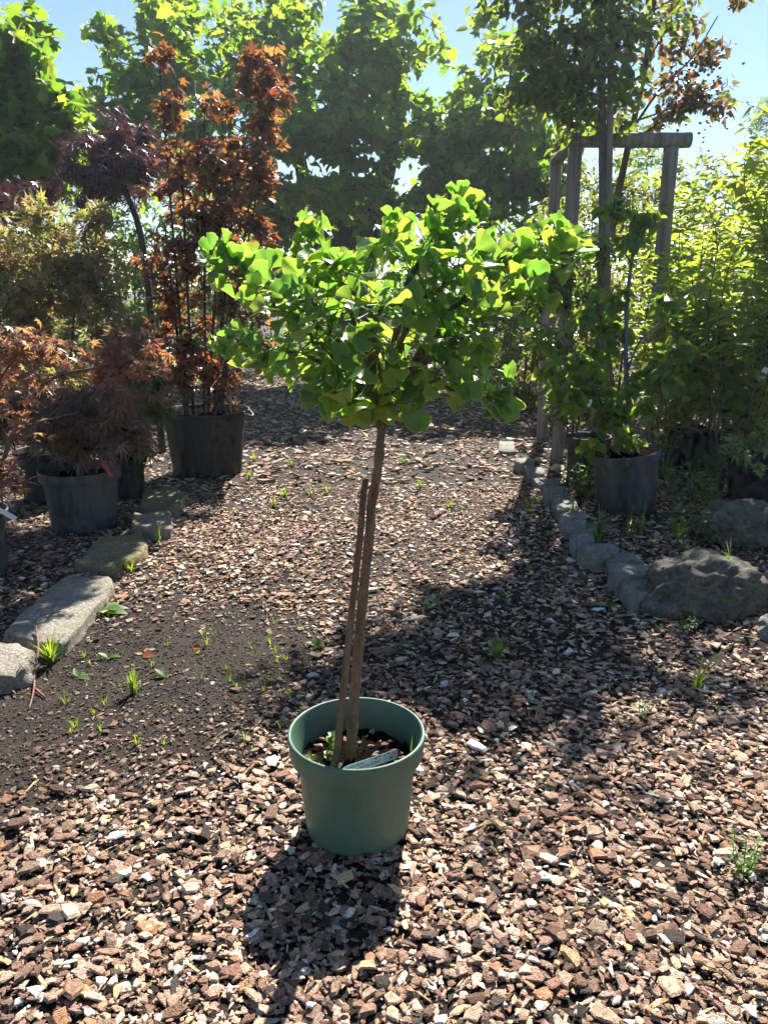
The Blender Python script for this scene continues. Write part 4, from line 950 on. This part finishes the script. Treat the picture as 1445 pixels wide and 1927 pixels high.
# ------------------------------------------------------------------ plane trees
def tree_stems(lst, Y):
    return [([at(*q) if len(q) == 3 else at(q[0], q[1], Y) for q in pts], a, b) for pts, a, b in lst]
tb = at(665, 700, 15.0); tb[2] = 0
plane_st = [([tb, at(668, 560, 15.0), at(650, 490, 15.0)], .42, .36)] + tree_stems([([(660, 520), (600, 450), (545, 405), (500, 360), (430, 290), (330, 220)], .22, .07), ([(660, 510), (640, 430), (585, 370), (560, 280), (540, 150)], .22, .06), ([(655, 510), (680, 430), (720, 350), (740, 250), (730, 120)], .26, .06), ([(665, 520), (740, 420), (830, 340), (900, 260), (960, 200)], .22, .05), ([(680, 430), (650, 330), (660, 220), (640, 90)], .15, .04), ([(500, 360), (400, 330), (260, 280)], .10, .04), ([(830, 340), (930, 330), (1020, 310)], .10, .04)], 15.0)
plane_bl = [(230, 150, 15.3, 1.0, 1.6, .8, 66), (340, 110, 15.2, 1.2, 1.8, .9, 80), (480, 130, 15, 1.2, 1.9, .9, 84), (620, 150, 15, 1.2, 2, .9, 88), (740, 130, 15, 1.0, 1.9, .95, 76), (880, 190, 15, 1.1, 1.9, .8, 76), (990, 220, 15, .9, 1.6, .9, 60), (620, 290, 14, 1.3, 1.2, .8, 70), (780, 290, 14, 1.3, 1.2, .8, 70), (480, 260, 14.5, 1.1, 1.4, .8, 64), (340, 260, 15, 1.2, 1.5, .8, 66), (930, 310, 14.5, 1.1, 1.3, .7, 64), (200, 290, 15.5, .9, 1.3, .8, 44), (440, 30, 15.8, .6, 1, .5, 22), (330, 20, 15.8, .9, 1, .5, 32), (560, 40, 15.6, .5, 1, .5, 16), (710, 30, 15.6, .6, 1, .5, 26), (1020, 340, 15, .8, 1.1, .7, 44), (700, 380, 14, 1.4, 1.0, .3, 44), (860, 370, 14.2, .9, 1.0, .35, 36), (560, 350, 14, .6, .9, .3, 20), (940, 100, 15.5, .5, .8, .4, 14), (525, 425, 15.6, .8, .8, .4, 44), (975, 395, 15.2, .8, .8, .4, 40), (460, 390, 15.4, .6, .8, .35, 30), (900, 60, 15.6, .5, .8, .4, 14), (880, 260, 14.6, .8, 1, .6, 40)]
plant('plane_tree', 'large spreading plane tree with dark forked limbs filling the background', 'tree', tb, plane_st, plane_bl, 'plane', .165, M_plane, B_dark, per=11, droop=.45, flat=.7, reach=.40, rtip=.006, nparts=300, stem_sides=12, sig=.28)
tb2 = np.array([-5.0, 10.0, 0])
plant('plane_tree', 'bright plane tree reaching in above the purple maples', 'tree', tb2, [([tb2, tb2+[.05, -.1, 1.4], tb2+[.3, -.4, 2.6]], .18, .11), ([tb2+[.05, -.1, 1.4], at(60, 330, 9.6), at(110, 260, 9.4)], .09, .03), ([tb2+[.1, -.1, 1.9], at(0, 200, 9.4), at(40, 90, 9.3)], .08, .03)],
      [(20, 110, 9.4, .42, .7, .42, 50), (60, 210, 9.3, .5, .7, .40, 60), (-60, 120, 9.6, .6, .9, .7, 60), (-60, 300, 9.6, .7, .9, .5, 60), (40, 300, 9.4, .55, .7, .3, 46), (105, 260, 9.4, .32, .5, .3, 26), (0, 370, 9.5, .5, .6, .25, 30), (120, 170, 9.4, .15, .3, .15, 8)],
      'plane', .165, M_plane, B_dark, per=10, droop=.45, flat=.7, reach=.34, rtip=.005, nparts=300, stem_sides=10, sig=.28)

# ------------------------------------------------------------------ right side: staked tree and frame
def post(name, p0, p1, r, parent, sides=14):
    mb = MB(); n = 14; Q = np.array([p0*(1-t)+p1*t for t in np.linspace(0, 1, n)]); L = np.array(parent.location)
    tube(mb, Q-L, r*(1+R.normal(0, .015, n)), sides, .015)
    e = len(mb.V[0])-1; return obj(name, mb.mesh(name), B_post, parent)
fl = gnd(1047, 868); FY = fl[1]
fr_top = at(1268, 262, FY); fr = np.array([fr_top[0], FY, 0]); HT = 2.66
frm = thing('tree_stake_frame', 'frame of weathered wooden posts and rails round the staked tree', 'tree stake', (fl[0]+.4, FY+.4, 0))
bl_top = at(1048, 282, FY+1.0); bl_ = np.array([bl_top[0], FY+1.0, 0])
post('post', fl, fl+[0, 0, HT], .058, frm); post('post', fr, fr+[-.02, 0, HT], .062, frm); post('post', bl_, bl_+[0, 0, HT], .055, frm)
post('rail', np.array([fl[0]-.04, FY-.01, HT+.055]), np.array([fr[0]+.13, FY-.01, HT+.055]), .060, frm); post('rail', np.array([fl[0]+.005, FY+.05, HT+.05]), np.array([bl_[0], FY+1.06, HT+.05]), .05, frm)
TY = FY-.22
pb_ = at(1128, 700, TY); pb_[2] = 0
trunk_pts = [pb_, at(1132, 600, TY), at(1134, 420, TY), at(1133, 250, TY), at(1132, 100, TY), at(1130, -60, TY), at(1129, -130, TY)]
pear_st = [(trunk_pts, .046, .018)] + [([at(*q, TY+dy) for q in pts], a, b) for pts, a, b, dy in
   [([(1133, 240), (1080, 150), (1030, 70), (985, -20)], .016, .006, 0), ([(1133, 220), (1170, 130), (1185, 0), (1190, -80)], .016, .006, .2), ([(1133, 180), (1100, 70), (1090, -60)], .014, .006, -.1), ([(1133, 250), (1060, 200), (1000, 170)], .012, .005, .1), ([(1132, 60), (1210, -20), (1260, -70)], .014, .005, .1), ([(1130, 0), (1040, -50), (920, -80)], .014, .005, 0)]]
plant('pear_tree', 'slender staked tree with dense small dark glossy leaves', 'tree', pb_, pear_st,
      [(1050, 60, TY, .38, .5, .4, 70), (1110, 130, TY, .34, .45, .38, 70), (1020, 170, TY, .28, .4, .25, 40), (1090, 215, TY, .26, .35, .14, 36), (1150, 60, TY, .4, .5, .4, 70), (1180, 160, TY+.1, .2, .4, .3, 34), (1060, -50, TY, .5, .6, .3, 70), (1170, -60, TY, .6, .65, .3, 80), (1260, -30, TY, .3, .5, .28, 30), (1000, 60, TY, .2, .4, .4, 24), (925, -75, TY+.1, .36, .5, .2, 50), (1010, -60, TY+.1, .45, .6, .28, 80), (1120, -90, TY+.2, .7, .7, .25, 60)],
      'pear', .082, M_pear, B_grey, dens=.9, per=7, droop=.5, flat=.45, reach=.18, rtip=.0022, nparts=250)
m2 = MB(); a_ = at(1150, 700, TY-.03); a_[2] = 0; b_ = at(1152, -60, TY-.03); tube(m2, np.linspace(0, 1, 10)[:, None]*(b_-a_)[None], np.linspace(.03, .025, 10), 10, .02)
tag(obj('wooden_stake', m2.mesh('wooden_stake'), B_post, None, tuple(a_)), 'long grey pole tied beside the trunk of the staked tree', 'stake')
cbY = FY+.55; cb = at(1120, 720, cbY); cb[2] = 0
crab_st = [([cb, at(1142, 500, cbY), at(1162, 370, cbY), at(1185, 260, cbY), at(1210, 140, cbY), at(1228, 20, cbY), at(1236, -60, cbY)], .042, .016)] + [([at(*q, cbY) for q in pts], a, b) for pts, a, b in
   [([(1185, 250), (1240, 170), (1300, 110), (1350, 30)], .013, .005), ([(1180, 270), (1250, 225), (1320, 180)], .012, .004), ([(1190, 230), (1270, 200), (1350, 160)], .010, .004), ([(1215, 120), (1260, 40), (1290, -40)], .010, .004), ([(1228, 20), (1330, -30), (1420, -10)], .010, .003)]]
plant('crab_apple_tree', 'leaning tree with reddish leaf ends and clusters of little dark fruits', 'tree', cb, crab_st,
      [(1320, 170, cbY, .22, .35, .22, 40), (1270, 130, cbY, .22, .3, .25, 26), (1340, 110, cbY, .12, .25, .15, 16), (1250, 210, cbY, .2, .3, .12, 16), (1230, 60, cbY, .2, .35, .3, 26), (1300, 40, cbY, .16, .3, .14, 14), (1340, 200, cbY, .10, .2, .12, 14), (1400, -10, cbY, .16, .25, .06, 9), (1250, -50, cbY, .4, .5, .25, 34), (1150, 190, cbY, .25, .3, .2, 26)],
      'pear', .075, M_crab, B_brown, per=5, droop=.6, flat=.4, reach=.14, rtip=.002, nparts=150)
# its fruits: each cluster hangs in the crown
mb = MB(); icoV = []; bm = bmesh.new(); bmesh.ops.create_icosphere(bm, subdivisions=1, radius=1); bm.verts.ensure_lookup_table(); icoV = np.array([v.co[:] for v in bm.verts]); icoF = np.array([[v.index for v in f.verts] for f in bm.faces]); bm.free()
crab = [o for o in C.objects if o.name == 'crab_apple_tree'][0]; CL = np.array(crab.location)
for k in range(170):
    c_ = at(R.normal(1310, 36), R.normal(150, 55), cbY+R.normal(0, .15)); mb.add(icoV*R.uniform(.010, .016)+c_-CL, [icoF])
tag(obj('fruits', mb.mesh('fruits'), plain_mat('crab_fruit', (.05, .025, .02), .4), crab), kind='stuff')

# lilac in the tilted pot
lb = L_lil + [0, 0, .38]
LS = [([lb+[.05, 0, 0], at(1180, 740, 5.4), at(1178, 600, 5.4), at(1190, 480, 5.42), at(1215, 400, 5.45)], .022, .006), ([lb+[-.02, 0, 0], at(1130, 760, 5.35), at(1085, 670, 5.25), at(1030, 615, 5.15), at(960, 598, 5.05), at(905, 612, 4.98)], .018, .004),
      ([lb+[.08, 0, 0], at(1200, 830, 5.35), at(1235, 780, 5.3), at(1262, 720, 5.3)], .011, .004), ([lb+[-.08, .02, 0], at(1110, 800, 5.3), at(1060, 745, 5.25)], .011, .004), ([lb+[.02, .03, 0], at(1160, 800, 5.5), at(1150, 690, 5.55), at(1120, 560, 5.55)], .012, .004),
      ([at(1180, 700, 5.4), at(1205, 640, 5.4), at(1260, 595, 5.4)], .009, .004), ([lb+[.0, -.04, 0], at(1170, 800, 5.3), at(1190, 740, 5.25)], .008, .003), ([at(1190, 500, 5.42), at(1150, 430, 5.42), at(1170, 380, 5.42)], .007, .003)]
plant('lilac', 'tall many-stemmed lilac with broad heart-shaped leaves in the tilted pot', 'shrub', lb, LS,
      [(1090, 690, 5.3, .16, .2, .16, 30), (1150, 640, 5.5, .16, .2, .16, 24), (1050, 745, 5.25, .14, .18, .10, 22), (1130, 770, 5.3, .16, .2, .10, 26), (1190, 760, 5.25, .14, .18, .10, 20), (1240, 700, 5.3, .14, .18, .12, 26), (1260, 650, 5.35, .10, .14, .08, 12), (1230, 770, 5.3, .08, .1, .06, 10), (1200, 470, 5.45, .16, .2, .14, 18), (1165, 395, 5.42, .14, .18, .10, 16), (1230, 420, 5.45, .14, .18, .10, 14), (1110, 590, 5.5, .14, .18, .14, 16), (1020, 650, 5.15, .10, .12, .06, 8), (1180, 550, 5.42, .16, .18, .12, 14), (1250, 560, 5.4, .14, .16, .12, 12), (1100, 850, 5.3, .08, .1, .06, 6), (1180, 830, 5.25, .12, .1, .05, 8), (1030, 700, 5.2, .12, .15, .08, 12)],
      'lilac', .080, M_lilac, B_grey, dens=.75, per=5, droop=.35, flat=.65, reach=.10, nparts=300, rtip=.0022)
l2 = L_d1 + [0, 0, .31]
plant('lilac', 'second lilac with sunlit yellow-green round leaves behind the tilted pot', 'shrub', l2,
      [([l2, at(1335, 740, 6.4), at(1320, 660, 6.2)], .016, .005), ([l2+[.08, 0, 0], at(1380, 760, 6.4), at(1400, 660, 6.3)], .016, .005), ([l2+[-.05, 0, 0], at(1300, 790, 6.4), at(1270, 720, 6.2)], .01, .004), ([l2, at(1350, 700, 6.5), at(1360, 600, 6.5)], .012, .004)],
      [(1290, 670, 6.1, .14, .18, .12, 22), (1330, 700, 6.1, .16, .2, .12, 26), (1400, 690, 6.2, .16, .2, .12, 26), (1360, 640, 6.2, .18, .2, .12, 26), (1310, 750, 6.1, .12, .15, .08, 14), (1390, 750, 6.1, .14, .18, .10, 16), (1270, 720, 6.1, .10, .12, .08, 12), (1440, 640, 6.2, .16, .2, .14, 18), (1330, 590, 6.4, .18, .2, .14, 18)],
      'lilac', .082, M_bright, B_grey, per=5, droop=.35, flat=.65, reach=.10, nparts=150)
bb = at(1085, 700, 6.55); bb[2] = 0
plant('leafy_bush', 'small-leaved bush growing up in front of the wooden frame posts', 'shrub', bb, [([bb, at(1080, 700, 6.5), at(1060, 520, 6.5), at(1050, 430, 6.5)], .014, .005), ([bb, at(1100, 700, 6.6), at(1125, 560, 6.6), at(1120, 470, 6.6)], .014, .005), ([bb, at(1060, 740, 6.5), at(1020, 640, 6.5)], .01, .004)],
      [(1060, 450, 6.5, .16, .25, .12, 20), (1055, 510, 6.5, .16, .25, .14, 24), (1040, 560, 6.5, .2, .25, .2, 34), (1090, 560, 6.6, .2, .25, .2, 30), (1030, 650, 6.5, .2, .25, .18, 34), (1090, 680, 6.55, .2, .25, .2, 34), (1050, 750, 6.5, .22, .25, .14, 30), (1000, 420, 6.6, .08, .15, .14, 6), (1120, 480, 6.6, .14, .2, .14, 14)],
      'pear', .062, M_pear, B_brown, per=7, droop=.3, flat=.6, reach=.16, nparts=120)
# bright upright shrubs
SG = 'bright upright shrubs of the right bed'
for (px, Y, h, sp, n, lab_) in ((1300, 7.4, 2.2, .55, 14, 'bright green upright shrub directly behind the second lilac'), (1395, 5.95, 2.62, .42, 16, 'tallest bright shrub with one long leafy shoot against the sky'), (1465, 6.7, 2.2, .6, 15, 'bright narrow-leaved shrub at the outer end of the right bed'), (1370, 8.3, 2.5, .7, 17, 'yellow-green narrow-leaved shrub in the second row of the right bed'), (1520, 8.6, 2.8, .7, 16, 'tall narrow-leaved shrub at the back corner of the right bed'), (1262, 6.5, 1.95, .30, 9, 'slender leafy shrub in front of the outer frame post'), (1235, 8.9, 2.6, .65, 16, 'narrow-leaved shrub behind the wooden frame')):
    b = at(px, 700, Y); b[2] = 0
    shoots('upright_shrub', lab_, 'shrub', b, n, h, sp, 'lance', .125, M_bright, B_brown, gap=.062, nparts=150, group=SG)
# pale-leaved small shrub
b = L_re + [0, 0, .37]
plant('pale_shrub', 'small shrub with pale cream-green leaves in the wide black pot', 'shrub', b, [([b, b+[.02, 0, .12]], .008, .004), ([b, b+[-.1, -.02, .12]], .006, .003), ([b, b+[.12, 0, .15]], .006, .003)],
      [(1400, 835, 5.45, .14, .16, .06, 24), (1440, 825, 5.5, .16, .18, .10, 26), (1380, 855, 5.4, .08, .1, .03, 8), (1415, 880, 5.25, .06, .05, .02, 6), (1480, 820, 5.5, .14, .16, .10, 16)], 'small', .055, M_pale, B_brown, per=6, droop=.2, reach=.06, nparts=120)
# ------------------------------------------------------------------ rows behind
BG = 'olive shrubs in the back rows'
back = [(985, 10.6, 2.0, .55), (1045, 9.9, 2.1, .55), (1095, 10.4, 2.9, .7), (1165, 9.8, 3.0, .65), (930, 13.0, 1.5, .6), (1010, 13.2, 2.4, .7), (1110, 13.4, 3.2, .8), (1230, 11.5, 3.3, .8), (1330, 11.2, 3.2, .8), (1430, 11.5, 3.2, .8), (1530, 10.6, 3.2, .8)]
for (px, Y, h, sp) in back:
    b = at(px, 690, Y); b[2] = 0; q = at(px, 700, Y)
    bl = []
    for k in range(7):
        f = (k+.5)/7; bl.append((px+R.normal(0, 18), 963.5-FPX*math.tan(math.atan2(h*f-CAMZ, Y)+PITCH), Y+R.normal(0, .15), sp*R.uniform(.6, 1), sp*.8, h*.13, 26))
    plant('back_row_shrub', 'small-leaved olive green shrub in the back rows', 'shrub', b, [([b, b+[.03, 0, h*.4], b+[0, 0, h*.85]], .02, .006), ([b+[.05, 0, 0], b+[.2, 0, h*.5], b+[.28, 0, h*.8]], .014, .005), ([b-[.05, 0, 0], b+[-.2, 0, h*.5], b+[-.25, 0, h*.8]], .014, .005)],
          bl, 'small', .084, M_olive, B_brown, per=10, droop=.2, reach=.22, nparts=0, group=BG, rtip=.002)
LGp = 'green shrubs behind the maples'
for (px, Y, h, sp) in ((235, 11.0, 2.5, .7), (300, 12.2, 2.2, .7), (140, 10.5, 2.2, .7), (40, 9.2, 2.0, .7), (400, 13.5, 1.9, .8), (-60, 8.6, 2.2, .7)):
    b = at(px, 690, Y); b[2] = 0; bl = []
    for k in range(7):
        f = (k+.5)/7; bl.append((px+R.normal(0, 18), 963.5-FPX*math.tan(math.atan2(h*f-CAMZ, Y)+PITCH), Y+R.normal(0, .15), sp*R.uniform(.6, 1), sp*.8, h*.13, 26))
    plant('back_row_shrub', 'leafy green shrub in the rows behind the maples', 'shrub', b, [([b, b+[.03, 0, h*.4], b+[0, 0, h*.85]], .02, .006), ([b+[.05, 0, 0], b+[.2, 0, h*.5], b+[.28, 0, h*.8]], .014, .005)],
          bl, 'small', .09, M_lilac, B_dark, per=9, droop=.2, reach=.22, nparts=0, group=LGp, rtip=.002)
UG = 'low shrubs in shade beneath the plane tree'
for (px, Y, h, sp) in ((440, 17.2, 2.6, .9), (510, 16.4, 2.3, .8), (590, 17.5, 2.2, .9), (720, 17.0, 1.7, .9), (800, 16.6, 1.8, .9), (880, 17.4, 1.9, .9), (960, 16.5, 1.7, .9)):
    b = at(px, 690, Y); b[2] = 0; bl = []
    for k in range(6):
        f = (k+.5)/6; bl.append((px+R.normal(0, 14), 963.5-FPX*math.tan(math.atan2(h*f-CAMZ, Y)+PITCH), Y+R.normal(0, .15), sp*R.uniform(.7, 1), sp*.8, h*.13, 26))
    plant('understory_shrub', 'low dark shrub in the shade beneath the plane tree', 'shrub', b, [([b, b+[.03, 0, h*.4], b+[0, 0, h*.85]], .02, .006), ([b+[.05, 0, 0], b+[.2, 0, h*.5], b+[.28, 0, h*.8]], .014, .005)],
          bl, 'small', .115, M_far, B_dark, per=7, droop=.2, reach=.25, nparts=0, group=UG, rtip=.002)
FG = 'far trees closing the view'
rr_ = np.random.RandomState(5)
for k in range(26):
    px = -500 + k*96 + rr_.normal(0, 20); Y = rr_.uniform(22, 32); h = rr_.uniform(2.6, 3.9)*(1.0 if 380 < px < 1120 else 1.35)
    b = at(px, 560, Y); b[2] = 0; sp = rr_.uniform(1.0, 1.5); bl = []
    for q in range(6):
        f = .22 + .75*q/5; bl.append((px+rr_.normal(0, 22), 963.5-FPX*math.tan(math.atan2(h*f-CAMZ, Y)+PITCH), Y, sp*(1-.45*abs(f-.45)), sp, h*.14, 26))
    plant('far_tree', 'small distant green tree beyond the nursery rows', 'tree', b, [([b, b+[.05, 0, h*.4], b+[0, 0, h*.8]], .10, .03)], bl, 'small', .20, M_far, B_dark, per=6, droop=.3, reach=.45, nparts=0, group=FG, rtip=.006)
b = at(1440, 560, 20.0); b[2] = 0
plant('feathery_tree', 'feathery thin-leaved tree against the sky beyond the right bed', 'tree', b, [([b, b+[0, 0, 2.5], b+[.1, 0, 5.4]], .12, .02)], [(1435, 230, 20, .35, .5, .6, 40), (1440, 330, 20, .7, .7, .8, 60), (1420, 280, 20, .3, .4, .4, 24), (1475, 260, 20, .4, .5, .7, 36)], 'fine', .13, M_far, B_brown, per=8, droop=.2, reach=.4, nparts=0, rtip=.004)

# ------------------------------------------------------------------ tags and stickers
def hang_tag(name, label, p, w_, h_, mat, yaw=0.2, roll=0.1, bend=.0):
    V = []; n = 6
    for k in range(n+1):
        f = k/n; yb = bend*math.sin(f*2.2)
        for s in (-1, 1): V.append((s*w_/2*(1 if f > .08 else .6), yb, -f*h_))
    Vb = [(x, y+.0012, z) for x, y, z in V]; m = len(V)
    F = [[2*k, 2*k+1, 2*k+3, 2*k+2] for k in range(n)]; F += [[m+2*k+2, m+2*k+3, m+2*k+1, m+2*k] for k in range(n)]
    F += [[2*k, 2*k+2, m+2*k+2, m+2*k] for k in range(n)] + [[2*k+1, m+2*k+1, m+2*k+3, 2*k+3] for k in range(n)] + [[0, m, m+1, 1], [2*n, 2*n+1, m+2*n+1, m+2*n]]
    mb = MB(); mb.add(V+Vb, [F]); o = tag(obj(name, mb.mesh(name, smooth=False), mat, None, tuple(p)), label, 'tag'); o.rotation_euler = (R.normal(0, .1), roll, yaw)
    return o
hang_tag('plant_tag', 'white strip tag hanging beside the big black tub', at(268, 798, 5.62), .022, .17, M_tag, .3, -.28)
hang_tag('plant_tag', 'red tag hanging from the stem of the low brown maple', at(188, 862, 4.86), .022, .13, M_red_tag, .2, -.5)
hang_tag('plant_tag', 'curved white label sticking out of the pot at the bed edge', at(-12, 955, 4.0), .028, .13, M_tag, .2, -.85, .02)
hang_tag('plant_tag', 'small white tag hanging inside the tall lilac', at(1112, 752, 5.15), .022, .05, M_tag, .3, .5)
hang_tag('plant_tag', 'white card tag hanging above the pale-leaved shrub', at(1442, 692, 5.6), .05, .08, M_tag, .2, .35)
# stickers on the wide black pot
for (dx, dz, w2, h2, nm) in ((.02, .30, .08, .022, 'sticker'), (-.045, .25, .014, .026, 'sticker')):
    rpot = [o for o in C.objects if o.name.startswith('plant_pot') and o.get('label', '').startswith('wide black pot')][0]
    r_ = .2265+(.27-.0192-.225)*dz/.40; mb = MB(); V = []
    for k in range(5):
        a = -1.57 + (dx-w2/2+w2*k/4)/r_
        for zz in (dz, dz+h2): V.append(((r_+.004+(zz-dz)*.12)*math.cos(a), (r_+.004+(zz-dz)*.12)*math.sin(a), zz))
    mb.add(V, [[[2*k, 2*k+2, 2*k+3, 2*k+1] for k in range(4)]]); obj(nm, mb.mesh(nm), M_tag, rpot)
print('objects', len(bpy.data.objects), 'tris', sum(len(o.data.loops)-2*len(o.data.polygons) for o in bpy.data.objects if o.type == 'MESH'))

# ------------------------------------------------------------------ thin volume added to imitate the pale veil of lens glare
hz = bpy.data.materials.new('veil_haze'); hz.use_nodes = True; hn = hz.node_tree; hn.nodes.clear()
ho = hn.nodes.new('ShaderNodeOutputMaterial'); hv = hn.nodes.new('ShaderNodeVolumePrincipled')
hv.inputs['Color'].default_value = (.80, .91, 1, 1); hv.inputs['Density'].default_value = .0013; hv.inputs['Anisotropy'].default_value = .55
hn.links.new(hv.outputs[0], ho.inputs['Volume'])
bm = bmesh.new(); bmesh.ops.create_cube(bm, size=1); me = bpy.data.meshes.new('veil_haze'); bm.to_mesh(me); bm.free(); me.materials.append(hz)
hb = bpy.data.objects.new('veil_haze', me); C.objects.link(hb); hb.location = (0, 30, 3.2); hb.scale = (120, 80, 8.4); hb['kind'] = 'stuff'
